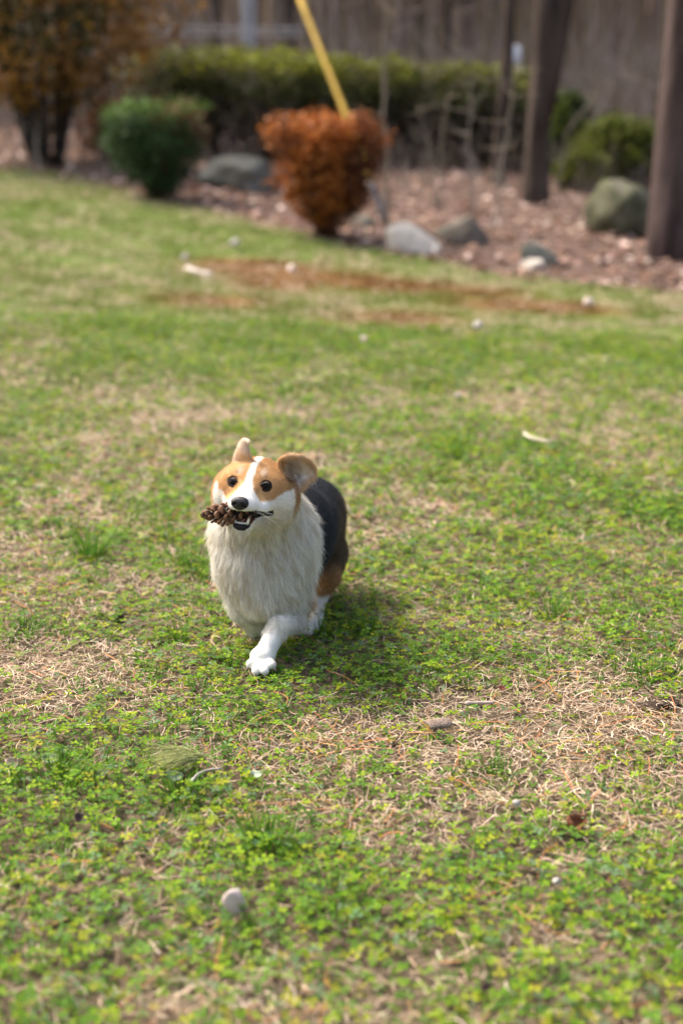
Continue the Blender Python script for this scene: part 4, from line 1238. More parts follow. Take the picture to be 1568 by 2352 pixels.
def shrub(name, label, base, hgt, rx, ry, prof_h, prof_r, n, size, colfn, stems, seed, stem_col=(0.06, 0.045, 0.035), group=None, shell=0.55, lump=0.25, box=0.0, cat='shrub', stem_r=0.018, spread=0.5, fuzz=0.5, stem_pow=1.2, foot=0.02):
    r = np.random.default_rng(seed)
    o = empty(name, tuple(base), label, cat, group)
    V, T, C = foliage(r, n, prof_h, prof_r, hgt, rx, ry, size, colfn, shell, lump, seed, box, fuzz)
    link('foliage', mesh_np(name + '_foliage', V, T, C, False, M_SHRUB), o)
    for k in range(stems):
        a = r.uniform(0, 6.28); s = np.linspace(0, 1, 8); top = hgt * r.uniform(0.6, 0.92); e = r.uniform(0.15, spread)
        c_ = np.stack([np.cos(a) * rx * e * s ** stem_pow + foot * np.cos(a), np.sin(a) * ry * e * s ** stem_pow + foot * np.sin(a), -0.05 + (top + 0.05) * s], 1) + r.normal(0, 0.008, (8, 3))
        V, T = sweep(c_, stem_r * r.uniform(0.7, 1.2) * (1 - 0.75 * s), 6, 0.08, seed + k)
        link('stem', mesh_np(name + '_stem', V, T, np.tile(stem_col, (len(V), 1)), True, M_TWIG), o)
    return o
def rc(r, n, cols, j=0.25):
    c = np.array(cols)[r.integers(0, len(cols), n)]; return c * (1 + j * (r.random((n, 1)) * 2 - 1))
# large brown and green evergreen on the left
def col_big(r, p, h, rho):
    n = len(p); g = rc(r, n, [(0.065, 0.072, 0.018), (0.095, 0.086, 0.020), (0.045, 0.050, 0.016)]); o_ = rc(r, n, [(0.42, 0.215, 0.048), (0.34, 0.165, 0.036), (0.26, 0.13, 0.03), (0.19, 0.08, 0.02)])
    m = noise3(p, 3.2, 5) + 0.16 * (h > 0.55) + 0.10 * (p[:, 0] > 0.2) * (h < 0.5) + 0.3 * (rho - 0.8)
    return np.where((m > 0.535)[:, None], o_, g)
bb = ground_at(112, 380)
shrub('evergreen_shrub', 'tall browning evergreen shrub with dark bare stems at its foot', bb, 2.6, 1.16, 1.0, [0, 0.12, 0.2, 0.3, 0.42, 0.6, 0.8, 1], [0.02, 0.04, 0.20, 0.62, 0.92, 1.0, 0.85, 0.3], 21000, 0.060, col_big, 18, 41, (0.035, 0.027, 0.022), shell=0.75, lump=0.45, stem_r=0.036, spread=0.62, stem_pow=0.8, foot=0.09)
def col_rust0(r, p, h, rho):
    return rc(r, len(p), [(0.20, 0.085, 0.035), (0.15, 0.06, 0.03), (0.24, 0.12, 0.06), (0.10, 0.05, 0.03)])
b2 = ground_at(255, 372)
shrub('low_shrub', 'low reddish brown shrub between the tall evergreen and the clipped green one', b2, 0.62, 0.36, 0.36, [0, 0.2, 0.6, 1], [0.35, 0.8, 1, 0.4], 2600, 0.05, col_rust0, 5, 43, (0.08, 0.05, 0.04), shell=0.9, lump=0.5)
def col_green(r, p, h, rho):
    n = len(p); g = rc(r, n, [(0.040, 0.085, 0.022), (0.055, 0.105, 0.028), (0.030, 0.060, 0.020), (0.045, 0.075, 0.03)]); br = rc(r, n, [(0.12, 0.065, 0.03), (0.16, 0.09, 0.04)])
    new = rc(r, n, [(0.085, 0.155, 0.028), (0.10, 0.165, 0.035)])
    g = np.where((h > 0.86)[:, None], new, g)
    m = noise3(p, 6, 8) + 0.5 * np.clip(p[:, 0] - 0.12, 0, 0.3) - 0.06
    return np.where((m > 0.60)[:, None], br, g)
b3 = ground_at(366, 458)
k3 = b3[1] / F
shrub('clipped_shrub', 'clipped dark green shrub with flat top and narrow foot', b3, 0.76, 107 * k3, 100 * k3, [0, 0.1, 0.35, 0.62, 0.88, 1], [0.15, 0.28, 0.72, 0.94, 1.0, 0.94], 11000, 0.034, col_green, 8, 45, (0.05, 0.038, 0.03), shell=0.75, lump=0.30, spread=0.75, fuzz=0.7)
def col_rust(r, p, h, rho):
    n = len(p); a = rc(r, n, [(0.40, 0.130, 0.026), (0.33, 0.105, 0.022), (0.45, 0.165, 0.035), (0.27, 0.085, 0.022)]); d = rc(r, n, [(0.15, 0.055, 0.022), (0.19, 0.07, 0.026)])
    m = noise3(p, 6, 4) - 0.10 * (h > 0.8) + 0.14 * (p[:, 0] > 0.12)
    return np.where((m > 0.57)[:, None], d, a)
b4 = ground_at(752, 546)
k4 = b4[1] / F
shrub('rust_shrub', 'dead rust orange clipped shrub with flat top and narrow foot', b4, 0.80, 118 * k4, 108 * k4, [0, 0.12, 0.2, 0.35, 0.6, 0.85, 1], [0.10, 0.16, 0.40, 0.70, 0.92, 1.0, 0.94], 17000, 0.034, col_rust, 12, 47, (0.07, 0.04, 0.03), shell=0.85, lump=0.34, spread=0.75, fuzz=0.8)
# hedge: a row of clipped bushes behind the litter
def col_hedge(dull):
    def f(r, p, h, rho):
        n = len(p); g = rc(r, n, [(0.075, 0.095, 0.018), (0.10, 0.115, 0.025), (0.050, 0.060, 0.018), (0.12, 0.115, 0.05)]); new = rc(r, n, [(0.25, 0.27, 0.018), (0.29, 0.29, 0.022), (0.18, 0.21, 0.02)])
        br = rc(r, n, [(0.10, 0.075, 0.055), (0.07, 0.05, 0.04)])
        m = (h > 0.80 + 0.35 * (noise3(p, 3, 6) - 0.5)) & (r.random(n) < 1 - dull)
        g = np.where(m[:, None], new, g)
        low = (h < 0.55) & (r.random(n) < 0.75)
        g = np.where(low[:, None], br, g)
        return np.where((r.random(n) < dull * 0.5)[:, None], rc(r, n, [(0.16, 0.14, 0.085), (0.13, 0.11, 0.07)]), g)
    return f
HEDGE = [(415, 350, 100, 103, 0.65, 'dull brownish green hedge bush between the tall evergreen and the pale sapling'), (600, 360, 150, 106, 0.15, 'clipped hedge bush with yellow green top behind the pale curved sapling'),
         (790, 366, 120, 122, 0.35, 'clipped dark hedge bush standing behind the yellow guy guard'), (950, 372, 130, 138, 0.6, 'mottled grey green hedge bush behind the upright grey sapling'),
         (1110, 378, 125, 142, 0.5, 'mottled hedge bush behind the slim grey brown tree')]
for i, (px, py, hw, ty, dull, lab) in enumerate(HEDGE):
    b5 = ground_at(px, py + 4); k5 = b5[1] / F
    hg = float(P(px, ty + 15, b5[1])[2] - b5[2])
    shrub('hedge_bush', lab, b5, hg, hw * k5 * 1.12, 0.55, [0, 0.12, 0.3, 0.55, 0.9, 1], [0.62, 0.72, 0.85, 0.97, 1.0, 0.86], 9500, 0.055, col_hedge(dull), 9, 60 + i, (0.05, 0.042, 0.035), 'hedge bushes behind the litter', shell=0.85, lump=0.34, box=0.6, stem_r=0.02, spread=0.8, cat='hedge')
def col_lime(r, p, h, rho):
    n = len(p); g = rc(r, n, [(0.145, 0.165, 0.020), (0.18, 0.195, 0.024), (0.10, 0.125, 0.02), (0.075, 0.095, 0.02)])
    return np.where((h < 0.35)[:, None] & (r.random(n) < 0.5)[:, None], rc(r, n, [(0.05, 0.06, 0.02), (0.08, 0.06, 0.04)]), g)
def col_dark(r, p, h, rho):
    n = len(p); g = rc(r, n, [(0.045, 0.070, 0.014), (0.065, 0.095, 0.016), (0.035, 0.050, 0.014)]); 
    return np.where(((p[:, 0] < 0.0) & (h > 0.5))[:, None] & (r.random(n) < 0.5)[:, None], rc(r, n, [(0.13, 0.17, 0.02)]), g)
for (nm, lab, px, py, hw, ty, fn_c, n_, sd) in [
    ('round_shrub', 'dark green rounded shrub just right of the twin stemmed tree', 1292, 408, 60, 205, col_dark, 5000, 81),
    ('round_shrub', 'lime green shrub mound between dark round shrub and thick trunk, tallest of three', 1410, 432, 92, 268, col_lime, 6500, 82),
    ('round_shrub', 'small lime green shrub at the left foot of the lime mound', 1335, 440, 58, 345, col_lime, 3600, 83),
    ('round_shrub', 'lime green shrub half hidden behind the thick reddish trunk', 1505, 436, 62, 288, col_lime, 3600, 84)]:
    b5 = ground_at(px, py); k5 = b5[1] / F
    hg = float(P(px, ty, b5[1])[2] - b5[2])
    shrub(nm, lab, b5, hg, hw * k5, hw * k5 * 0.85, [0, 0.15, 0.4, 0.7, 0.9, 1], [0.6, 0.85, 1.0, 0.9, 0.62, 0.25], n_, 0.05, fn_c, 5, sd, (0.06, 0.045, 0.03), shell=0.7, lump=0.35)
# undergrowth: fine grey brown brush over the slope
def brush(name, label, n, x_fn, y_lo, y_hi, hgt, seed, cols, w=0.006, lean=0.5):
    r = np.random.default_rng(seed); y_ = r.uniform(y_lo, y_hi, n); x_ = x_fn(r, y_)
    base = np.stack([x_, y_, terrain(x_, y_)], 1); a = r.uniform(0, 6.28, n); h_ = hgt * (0.3 + 0.9 * r.random(n)); ln = r.normal(lean, lean * 0.8, n)
    V = np.zeros((n, 6, 3)); ww = w * (y_ / 16) * (0.6 + 0.8 * r.random(n))
    for i in range(3):
        s = i / 2
        p = base + np.stack([np.cos(a) * ln * h_ * s ** 1.6, np.sin(a) * ln * h_ * s ** 1.6, h_ * s * (1 - 0.25 * s * np.abs(ln))], 1)
        p[:, :2] += r.normal(0, 0.02, (n, 2)) * s
        V[:, 2 * i] = p - np.stack([ww * (1 - 0.7 * s), 0 * ww, 0 * ww], 1); V[:, 2 * i + 1] = p + np.stack([ww * (1 - 0.7 * s), 0.3 * ww, 0 * ww], 1)
    f = []
    for i in range(2): f += [(2 * i, 2 * i + 1, 2 * i + 3), (2 * i, 2 * i + 3, 2 * i + 2)]
    T = np.array(f)[None] + (np.arange(n) * 6)[:, None, None]
    c_ = np.repeat(rc(r, n, cols)[:, None], 6, 1)
    tag(link(name, mesh_np(name, V.reshape(-1, 3), T.reshape(-1, 3), c_.reshape(-1, 3), True, M_TWIG)), label, 'undergrowth', kind='stuff')
BR = [(0.32, 0.25, 0.195), (0.40, 0.32, 0.26), (0.21, 0.155, 0.12), (0.50, 0.41, 0.34), (0.27, 0.225, 0.12)]
brush('undergrowth', 'tangled grey brown brush covering the hillside behind the hedge', 62000, lambda r, y: r.uniform(-0.38, 0.38, len(y)) * y, 18, 70, 1.6, 91, BR, 0.007)
brush('tall_brush', 'tall pale and olive stems crowding the wood behind the hedge', 5200, lambda r, y: r.uniform(-0.30, 0.30, len(y)) * y, 21.5, 55, 4.0, 93, [(0.30, 0.23, 0.18), (0.44, 0.36, 0.30), (0.17, 0.12, 0.09), (0.27, 0.23, 0.10), (0.22, 0.16, 0.12)], 0.013, 0.14)
brush('low_brush', 'sparse thin twigs standing in the leaf litter before the hedge', 900, lambda r, y: r.uniform(-0.30, 0.30, len(y)) * y, 12.2, 17.5, 0.55, 92, BR, 0.004)

# ------------------------------------------------------------------ rocks
def ico(sub):
    bm = bmesh.new(); bmesh.ops.create_icosphere(bm, subdivisions=sub, radius=1.0)
    V = np.array([v.co[:] for v in bm.verts]); T = np.array([[v.index for v in f.verts] for f in bm.faces]); bm.free(); return V, T
IV, IT = ico(4)
IV3, IT3 = ico(3)
def rock(name, label, px, py, w, h, mat, seed, dep=0.8, sink=0.2, cuts=9, rough=0.17, tilt=0.0, cat='rock', lo=False, at=None, z_lift=0.0):
    """w, h: width and height above ground in metres"""
    r = np.random.default_rng(seed); V, T = (IV3, IT3) if lo else (IV, IT); V = V.copy()
    for k in range(cuts):
        nrm = r.normal(0, 1, 3); nrm /= np.linalg.norm(nrm); d = r.uniform(0.62, 0.92)
        e = V @ nrm - d; m_ = e > 0; V[m_] -= nrm * e[m_][:, None] * 0.93
    V = V * (1 + rough * (noise3(V, 3.0, seed) - 0.5) * 2 + rough * 0.5 * (noise3(V, 8.0, seed + 3) - 0.5)[...])[:, None]
    V = (V - [0, 0, V[:, 2].min()]) / (V.max(0) - V.min(0)) * [1, 1, 1]
    V[:, 0] -= (V[:, 0].max() + V[:, 0].min()) / 2; V[:, 1] -= (V[:, 1].max() + V[:, 1].min()) / 2
    V = V * [w, w * dep, h / (1 - sink)]; V[:, 2] -= h / (1 - sink) * sink
    c_, s_ = math.cos(tilt), math.sin(tilt); V = V @ np.array([[c_, 0, -s_], [0, 1, 0], [s_, 0, c_]]).T
    b0 = ground_at(px, py) if at is None else at
    o = link(name, mesh_np(name, V, T, None, True, mat), None, (b0[0], b0[1], b0[2] + 0.02 + z_lift)); o.rotation_euler = (0, 0, r.uniform(-0.4, 0.4))
    return tag(o, label, cat)
def hull_rock(name, label, px, py, k, pts, mat, seed, yaw=0.0, rough=0.03):
    """angular stone from corner points given in pixels of its own distance: x across, y into depth, z up"""
    bm = bmesh.new()
    for p_ in pts: bm.verts.new([c_ * k for c_ in p_])
    res = bmesh.ops.convex_hull(bm, input=bm.verts)
    bmesh.ops.delete(bm, geom=[g_ for g_ in res['geom_interior'] if isinstance(g_, bmesh.types.BMVert)], context='VERTS')
    bmesh.ops.triangulate(bm, faces=bm.faces[:])
    for it in range(4):
        bmesh.ops.subdivide_edges(bm, edges=bm.edges[:], cuts=1, use_grid_fill=True)
        bmesh.ops.smooth_vert(bm, verts=bm.verts[:], factor=0.35 if it < 3 else 0.1, use_axis_x=True, use_axis_y=True, use_axis_z=True)
    bmesh.ops.triangulate(bm, faces=bm.faces[:])
    bm.verts.ensure_lookup_table(); bm.verts.index_update()
    V = np.array([v.co[:] for v in bm.verts]); T = np.array([[v.index for v in f.verts] for f in bm.faces]); bm.free()
    sz = np.ptp(V, axis=0).max(); ctr = V.mean(0); d = V - ctr
    V = ctr + d * (1 + rough * 3 * (noise3(V / sz, 5.0, seed) - 0.5) + rough * 2 * (noise3(V / sz, 16.0, seed + 2) - 0.5))[:, None]
    b0 = ground_at(px, py)
    o = link(name, mesh_np(name, V, T, None, True, mat), None, (b0[0], b0[1], b0[2] + 0.01)); o.rotation_euler = (0, 0, yaw)
    return tag(o, label, 'rock')
def mm(px, py, n): g = G(px, py); return g[1] / F * n
rock('boulder', 'big rounded mossy grey boulder left of the thick reddish trunk', 1436, 538, mm(1425, 540, 172), mm(1425, 540, 122), M_ROCK, 3, 0.9, 0.18, cuts=8)
k_ = mm(955, 580, 1)
hull_rock('slab_rock', 'pale flat slab of rock lying at the lawn edge right of the rust shrub', 950, 578, k_, [(-66, 0, 52), (-70, 20, 60), (-40, 45, 66), (-20, 5, 60), (20, 10, 44), (74, 0, 0), (60, 40, 30), (-10, 55, 74), (-55, -8, 10), (-10, -14, 8), (40, -12, -2), (-60, 40, -10), (60, 30, -12), (0, -10, -14)], M_ROCK_PALE, 14)
k_ = mm(1072, 562, 1)
hull_rock('pointed_rock', 'dark brown pointed rock with grey upper face behind the pale slab', 1074, 566, k_, [(5, 10, 76), (-8, 25, 70), (24, 20, 58), (55, 5, 14), (60, 30, -8), (-62, 0, 22), (-66, 25, 12), (-50, -10, -8), (0, -16, 14), (40, -14, -10), (10, 50, 30)], M_ROCK_BROWN, 25, rough=0.04)
hull_rock('ledge_rock', 'thin grey rock edge propped against the dark pointed rock', 1036, 552, k_, [(-44, -8, 12), (-48, 4, 18), (40, -8, 60), (46, 4, 66), (44, 0, 52), (-40, -12, 2), (-44, 8, 4), (36, 8, 56), (20, -12, 40)], M_ROCK_GREY, 26, rough=0.02)
k_ = mm(1245, 608, 1)
hull_rock('low_rock', 'greenish grey low rock at the lawn edge below the big boulder', 1245, 610, k_, [(-44, 5, 56), (-50, 20, 50), (-20, 10, 62), (10, 12, 50), (48, 5, 10), (50, 30, 0), (-52, 0, 20), (-30, -12, 12), (20, -14, 10), (-50, 30, -8), (40, -8, -10)], M_ROCK_GREY, 37)
rock('small_rock', 'small pale grey rock tucked against the greenish low rock', 1222, 617, mm(1222, 615, 66), mm(1222, 615, 22), M_ROCK_PALE, 38, 0.7, 0.3, cuts=10)
rock('mound_rock', 'grey green mossy rock mound behind the clipped green shrub', 545, 432, mm(545, 432, 175), mm(545, 432, 72), M_ROCK_GREY, 49, 0.8, 0.25, cuts=8)
rock('small_rock', 'small grey stone between the rust shrub and the pale slab', 835, 520, mm(835, 520, 60), mm(835, 520, 24), M_ROCK_GREY, 50, 0.7, 0.3)
# weathered grey stake by the rust shrub
b6 = ground_at(884, 512)
V, T = sweep([np.array([0, 0, -0.05]), P(872, 470, b6[1]) - b6, P(858, 440, b6[1]) - b6, P(852, 418, b6[1]) - b6], [0.032, 0.030, 0.027, 0.022], 9, 0.12, 4)
tag(link('broken_stump', mesh_np('broken_stump', V, T, np.tile([0.24, 0.23, 0.23], (len(V), 1)), True, M_TWIG), None, tuple(b6)), 'weathered grey broken stump leaning beside the rust orange shrub', 'stump')

# ------------------------------------------------------------------ utility pole, guy guard, cables, marker
yp = 20.0; pb = P(573, 160, yp); zb = float(terrain(pb[0], yp))
pole = empty('utility_pole', (pb[0], yp, zb), 'pale grey utility pole rising behind the hedge', 'pole')
M_POLE = noise_mat('weathered_pole', (0.36, 0.37, 0.38), (0.50, 0.51, 0.52), 6, 0.8, 0.3, 30, stretch=(1, 1, 0.1))
V, T = sweep([np.array([0, 0, z_]) for z_ in (-0.3, 0.5, 2, 4, 6, 8.5)], [0.115, 0.112, 0.106, 0.10, 0.094, 0.086], 20, 0.01, 1)
link('post', mesh_np('pole_post', V, T, None, True, M_POLE), pole)
V, T = sweep([np.array([-0.9, -0.10, 7.9]), np.array([0.9, -0.10, 7.9])], [0.055, 0.055], 8); link('crossarm', mesh_np('pole_crossarm', V, T, None, True, M_POLE), pole)
ga = ground_at(845, 412); g_bot = P(846, 398, ga[1]); pole_top = np.array([pb[0], yp, zb + 7.2])
# direction fixed by the line seen in the photo: passes (805,285) and (690,0)
g1 = P(804, 288, ga[1] + 0.5); gd = unit(P(690, 0, ga[1] + 1.75) - g1)
g_bot = g1 - gd * ((g1[2] - float(terrain(g1[0], g1[1])) + 0.15) / gd[2]); g_top = g1 + gd * 1.9
guy = empty('guy_guard', tuple(g_bot), 'yellow plastic guard on the slanting guy wire behind the rust shrub', 'guy wire')
M_YEL = noise_mat('yellow_plastic', (0.40, 0.25, 0.022), (0.47, 0.30, 0.03), 8, 0.6, 0.1, 30)
M_WIRE = noise_mat('galvanised_wire', (0.40, 0.40, 0.40), (0.52, 0.52, 0.52), 30, 0.5, 0.1, 60)
def poly(a, b, n=12): return [a + (b - a) * t for t in np.linspace(0, 1, n)]
V, T = sweep([p_ - g_bot for p_ in poly(g_bot, g_top)], [0.029] * 12, 14); link('sleeve', mesh_np('guard_sleeve', V, T, None, True, M_YEL), guy)
V, T = sweep([p_ - g_bot for p_ in poly(g_top, g_top + gd * 4.5)], [0.008] * 12, 6); link('wire', mesh_np('guy_wire', V, T, None, True, M_WIRE), guy)
for yy, w_ in ((62, 'upper'), (77, 'lower')):
    a_ = P(340, yy, 19.2); b_c = P(700, yy + 4, 19.2)
    V, T = sweep(poly(a_, b_c, 10), [0.013] * 10, 6)
    tag(link('cable', mesh_np('cable', V, T, None, True, M_WIRE)), 'pale cable stretched level behind the hedge, %s of the two' % w_, 'cable')
for px in (342, 698):
    e0 = P(px, 70, 19.2); zt = float(terrain(e0[0], 19.2))
    V, T = sweep([np.array([e0[0], 19.24, zt - 0.2]), np.array([e0[0], 19.24, e0[2] * 0.5 + zt * 0.5]), np.array([e0[0], 19.24, e0[2] + 0.15])], [0.03, 0.03, 0.028], 8)
    tag(link('cable_post', mesh_np('cable_post', V, T, None, True, M_BARK_GREY)), 'thin wooden post holding the cables ' + ('behind the tall evergreen' if px < 500 else 'near the yellow guy guard'), 'post')
mk = P(1183, 130, 18.5); zt = float(terrain(mk[0], 18.5))
V, T = sweep([np.array([0, 0, zt - mk[2] - 0.2]), np.array([0, 0, -0.14]), np.array([0, 0, -0.12]), np.array([0, 0, 0.10]), np.array([0, 0, 0.13])], [0.03, 0.03, 0.065, 0.065, 0.03], 12)
tag(link('marker_post', mesh_np('marker_post', V, T, None, True, noise_mat('white_paint', (0.72, 0.72, 0.74), (0.80, 0.80, 0.82), 10, 0.5, 0.05, 30)), None, tuple(mk)), 'white topped post seen between the slim tree and the twin stemmed tree', 'post')
# ==== DEBRIS
def gpos(px, py, lift=0.0):
    g = G(px, py); return np.array([g[0], g[1], float(terrain(g[0], g[1])) + lift])
M_PEB = noise_mat('pale_pebble', (0.52, 0.40, 0.345), (0.66, 0.54, 0.48), 60, 0.7, 0.2, 200)
M_PEBW = noise_mat('white_stone', (0.32, 0.29, 0.26), (0.48, 0.44, 0.40), 60, 0.7, 0.2, 200)
M_BARKCHIP = noise_mat('bark_chip', (0.16, 0.115, 0.085), (0.30, 0.225, 0.17), 90, 0.85, 0.5, 300)
p0 = gpos(550, 2118, 0.016)
o = rock('pebble', 'smooth pale pinkish pebble standing on end in the clover', 0, 0, 0.029, 0.036, M_PEB, 66, 0.6, 0.12, cuts=16, rough=0.16, at=p0 - [0, 0, 0.02], cat='stone', lo=True, tilt=0.45)
for i, (px, py, w, lab) in enumerate([(1275, 2068, 22, 'small flat white stone in the clover'), (540, 577, 24, 'round white stone on the lawn above the russet patch'), (425, 609, 20, 'small white stone beside the pale bone shaped chip'),
                                      (670, 636, 20, 'pinkish stone lying in the russet patch of the lawn'), (1350, 715, 24, 'pale pink stone in the tan grass at the lawn edge'), (1097, 770, 24, 'pale stone in the green grass below the russet patch'),
                                      (1050, 932, 14, 'tiny white stone in the mid lawn'), (836, 800, 16, 'small tan stone in the green mid lawn'), (1185, 1885, 22, 'pale crumbled chip lying in bare soil'), (1002, 594, 20, 'white stone at the foot of the pale slab')]):
    g = gpos(px, py); k = g[1] / F
    rock('stone', lab, 0, 0, w * k, w * k * 0.75, M_PEB if 'pink' in lab or 'tan' in lab else M_PEBW, 70 + i, 0.8, 0.1, cuts=6, rough=0.1, at=g - [0, 0, 0.006], cat='stone', lo=True, z_lift=0.005 + (0.012 if g[1] > 4 else 0.006))
def stick(name, label, pix, r, colr, lift=0.008, cat='twig', side=7):
    pts_ = np.array([gpos(a, b, lift) for a, b in pix]); L = np.concatenate([[0], np.cumsum(np.linalg.norm(np.diff(pts_, axis=0), axis=1))])
    u = np.linspace(0, L[-1], 12); c_ = np.stack([np.interp(u, L, pts_[:, d]) for d in range(3)], 1)
    for _ in range(2): c_[1:-1] = 0.5 * c_[1:-1] + 0.25 * (c_[2:] + c_[:-2])
    rr = r * (1 - 0.45 * u / L[-1]) * (1 + 0.15 * np.sin(u / L[-1] * 17))
    V, T = sweep(c_ - c_[0], rr, side, 0.15, int(pix[0][0]))
    return tag(link(name, mesh_np(name, V, T, np.tile(colr, (len(V), 1)), True, M_TWIG), None, tuple(c_[0])), label, cat)
stick('stick', 'short thick grey brown stick lying on the straw', [(1068, 1646), (1100, 1645), (1134, 1644)], 0.0042, (0.40, 0.31, 0.26), 0.025)
stick('twig', 'thin curved dark twig half buried in the clover on the right', [(1108, 1480), (1112, 1500), (1135, 1512), (1185, 1520), (1235, 1528)], 0.0016, (0.16, 0.12, 0.09), 0.024)
stick('twig', 'thin straight grey twig just below the curved dark one', [(1075, 1517), (1120, 1520), (1180, 1532)], 0.0013, (0.20, 0.17, 0.12), 0.016)
stick('twig', 'pale curved twig lying in the mid lawn grass', [(1203, 1020), (1215, 1030), (1240, 1036), (1266, 1040)], 0.005, (0.62, 0.54, 0.42), 0.035)
stick('bone_chip', 'pale bone shaped chip on the lawn left of the russet patch', [(430, 628), (445, 634), (468, 640), (490, 643)], 0.016, (0.60, 0.52, 0.46), 0.03, 'chip')
stick('twig', 'grey bent twig attached below the green pine needles', [(440, 1832), (455, 1812), (480, 1802), (510, 1800)], 0.0022, (0.38, 0.34, 0.30), 0.026)
stick('twig', 'dark thin twig in the foreground turf on the right', [(1470, 2028), (1510, 2020), (1568, 2032)], 0.0014, (0.16, 0.13, 0.10), 0.016)
# bark chip: a warped plate
def plate(name, label, px, py, w, d, th, mat, yaw, tilt, cat, lift=0.022):
    n = 9; X_, Y_ = np.meshgrid(np.linspace(-1, 1, n), np.linspace(-1, 1, 5)); r = np.random.default_rng(int(px))
    wob = 1 - 0.35 * np.abs(X_) ** 3; x_ = X_ * w / 2; y_ = Y_ * d / 2 * wob + r.normal(0, d * 0.03, X_.shape); z_ = 0.12 * d * np.cos(Y_ * 1.4) + r.normal(0, th * 0.15, X_.shape)
    top = np.stack([x_, y_, z_ + th], -1).reshape(-1, 3); bot = np.stack([x_, y_, z_], -1).reshape(-1, 3)
    V = np.concatenate([top, bot]); T = []; m_ = n * 5
    for j in range(4):
        for i in range(n - 1):
            a = j * n + i; T.append((a, a + 1, a + n + 1, a + n)); T.append((m_ + a, m_ + a + n, m_ + a + n + 1, m_ + a + 1))
    rim = [i for i in range(n)] + [j * n + n - 1 for j in range(1, 5)] + [4 * n + i for i in range(n - 2, -1, -1)] + [j * n for j in range(3, 0, -1)]
    for i in range(len(rim)):
        a, b = rim[i], rim[(i + 1) % len(rim)]; T.append((b, a, m_ + a, m_ + b))
    o = link(name, mesh_np(name, V, np.array(T), None, False, mat), None, tuple(gpos(px, py, lift))); o.rotation_euler = (tilt, 0.05, yaw)
    return tag(o, label, cat)
plate('bark_chip', 'grey brown flake of bark lying on the straw below the stick', 1006, 1692, 0.044, 0.026, 0.004, M_BARKCHIP, 0.5, 0.25, 'bark')
def dead_leaf(label, px, py, size, colr, yaw, curl, lift=0.016):
    u = np.linspace(-1, 1, 11); v = np.linspace(-1, 1, 7); U, Vv = np.meshgrid(u, v)
    wd = 0.5 * np.sqrt(np.clip(1 - U ** 2, 0, 1)) * (1 - 0.25 * U)
    x_ = U * size * 0.5; y_ = Vv * wd * size * 0.75; z_ = curl * size * (Vv ** 2 * 0.35 + 0.3 * U ** 2 + 0.05 * np.sin(U * 6))
    V = np.stack([x_, y_, z_], -1).reshape(-1, 3); T = []
    for j in range(6):
        for i in range(10):
            a = j * 11 + i; T.append((a, a + 1, a + 12, a + 11))
    o = link('fallen_leaf', mesh_np('fallen_leaf', V, np.array(T), np.tile(colr, (len(V), 1)), True, M_DEADLEAF), None, tuple(gpos(px, py, lift))); o.rotation_euler = (0.5, 0.1, yaw)
    sm = o.modifiers.new('thickness', 'SOLIDIFY'); sm.thickness = 0.0006
    return tag(o, label, 'leaf')
dead_leaf('curled red brown dead leaf in the turf on the right', 1312, 1922, 0.034, (0.20, 0.075, 0.035), 0.6, 1.0)
dead_leaf('pale cream dead leaf standing in the clover at the far left', 26, 1778, 0.026, (0.62, 0.48, 0.36), 1.2, 0.6)
dead_leaf('whitish round leaf lying right of the grey bent twig', 588, 1801, 0.018, (0.50, 0.56, 0.42), 0.3, 0.3)
dead_leaf('grey green round leaf lying under the pine needles', 402, 1806, 0.026, (0.30, 0.36, 0.25), 0.2, 0.3)
dead_leaf('pale green round leaf among clover left of the pine needles', 118, 1765, 0.028, (0.36, 0.44, 0.22), 0.4, 0.3)
dead_leaf('dark red leaf scrap on the straw beside the stick', 1150, 1600, 0.012, (0.22, 0.06, 0.04), 0.4, 0.5)
dead_leaf('dark purple brown dead leaf deep in the foreground grass', 190, 1905, 0.022, (0.10, 0.06, 0.06), 0.2, 0.6)
dead_leaf('dark dead leaf close to the bottom of the lawn', 1115, 2300, 0.020, (0.10, 0.05, 0.05), 0.7, 0.6, 0.014)
# acorn
a0 = gpos(596, 1733, 0.010)
ac = empty('acorn', tuple(a0), 'small brown acorn lying in the clover below the dog', 'acorn')
V, T = uv_sphere(14, 10); link('nut', mesh_np('acorn_nut', V * [0.0085, 0.0065, 0.0065], T, np.tile([0.30, 0.19, 0.11], (len(V), 1)), True, M_CONE), ac)
k = V[:, 0] * 1.0; V2 = V.copy(); V2[:, 0] = np.minimum(V2[:, 0], -0.15); link('cup', mesh_np('acorn_cup', V2 * [0.0090, 0.0073, 0.0073], T, np.tile([0.17, 0.11, 0.07], (len(V), 1)), True, M_CONE), ac)
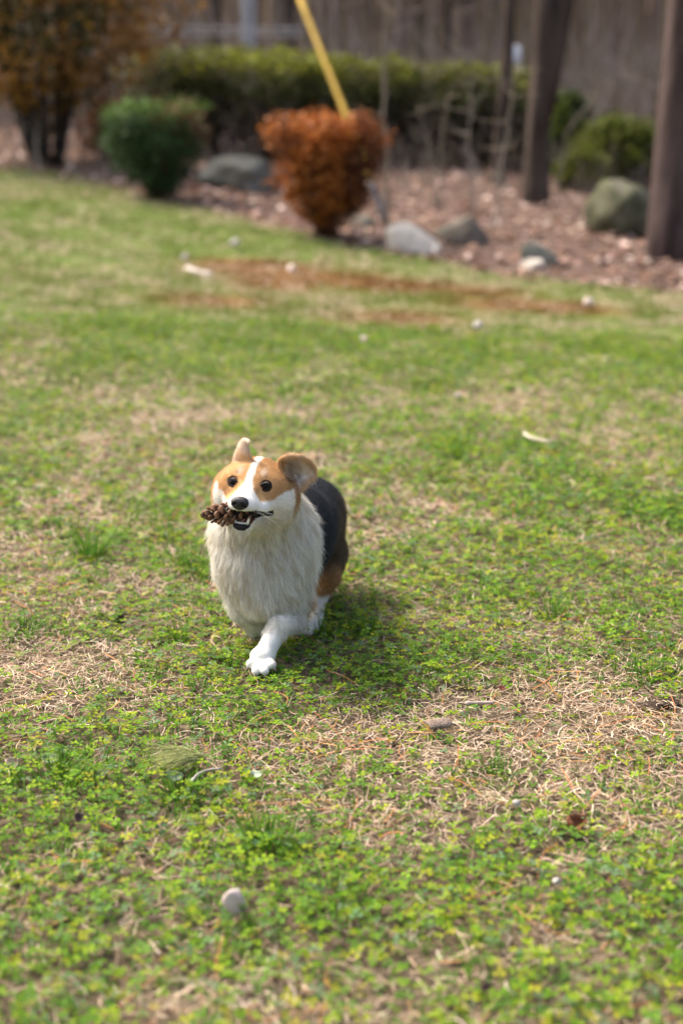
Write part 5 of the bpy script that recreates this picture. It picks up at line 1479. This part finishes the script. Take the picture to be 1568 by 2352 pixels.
# fallen sprig of green pine needles
s0 = gpos(462, 1776, 0.030)
sp = empty('pine_sprig', tuple(s0), 'fallen sprig of long pale green pine needles on the clover', 'pine sprig')
rs = np.random.default_rng(5)
c_ = np.array([gpos(508, 1802, 0.016) - s0, gpos(497, 1788, 0.020) - s0, gpos(480, 1780, 0.022) - s0, np.zeros(3)])
V, T = sweep(c_, [0.0018, 0.0018, 0.0016, 0.0015], 7); link('twig', mesh_np('sprig_twig', V, T, np.tile([0.28, 0.22, 0.14], (len(V), 1)), True, M_TWIG), sp)
nb = Bag()
for k in range(150):
    e = gpos(348 + rs.normal(0, 16), 1786 + rs.normal(0, 16), 0.022 + 0.024 * rs.random()) - s0
    b0_ = np.array([0, 0, 0]) + rs.normal(0, 0.0022, 3) + (c_[2] * rs.random() * 0.5); e = b0_ + (e - b0_) * rs.uniform(0.6, 1.05)
    mid = (b0_ + e) / 2 + np.array([0, 0, 0.010 * rs.random()])
    V, T = sweep([b0_, mid, e], [0.0007, 0.0006, 0.00025], 3, cap=False); nb.add(V, T, np.array([0.40, 0.43, 0.17]) * rs.uniform(0.75, 1.2))
no = link('needles', nb.mesh('sprig_needles', M_GRASS), sp); no['kind'] = 'stuff'
# dirt clods
M_DIRT = noise_mat('damp_earth', (0.045, 0.03, 0.022), (0.12, 0.085, 0.06), 120, 0.95, 0.8, 260, spec=0.1)
for i, (px, py, w, h, lab) in enumerate([(268, 1428, 0.026, 0.016, 'dark crumb of earth thrown up on the turf left of the dog'), (283, 1418, 0.018, 0.012, 'small earth crumb beside the larger dark crumb'),
                                         (1490, 1632, 0.05, 0.016, 'dark earth clod in the bare scrape at the right'), (1532, 1622, 0.04, 0.014, 'smaller earth clod at the right end of the bare scrape'), (1222, 1598, 0.02, 0.012, 'tiny earth crumb on the straw above the stick')]):
    rock('earth_clod', lab, 0, 0, w, h, M_DIRT, 90 + i, 0.8, 0.2, cuts=4, rough=0.45, at=gpos(px, py) - [0, 0, 0.02], cat='earth clod', lo=True)
# ==== END DEBRIS
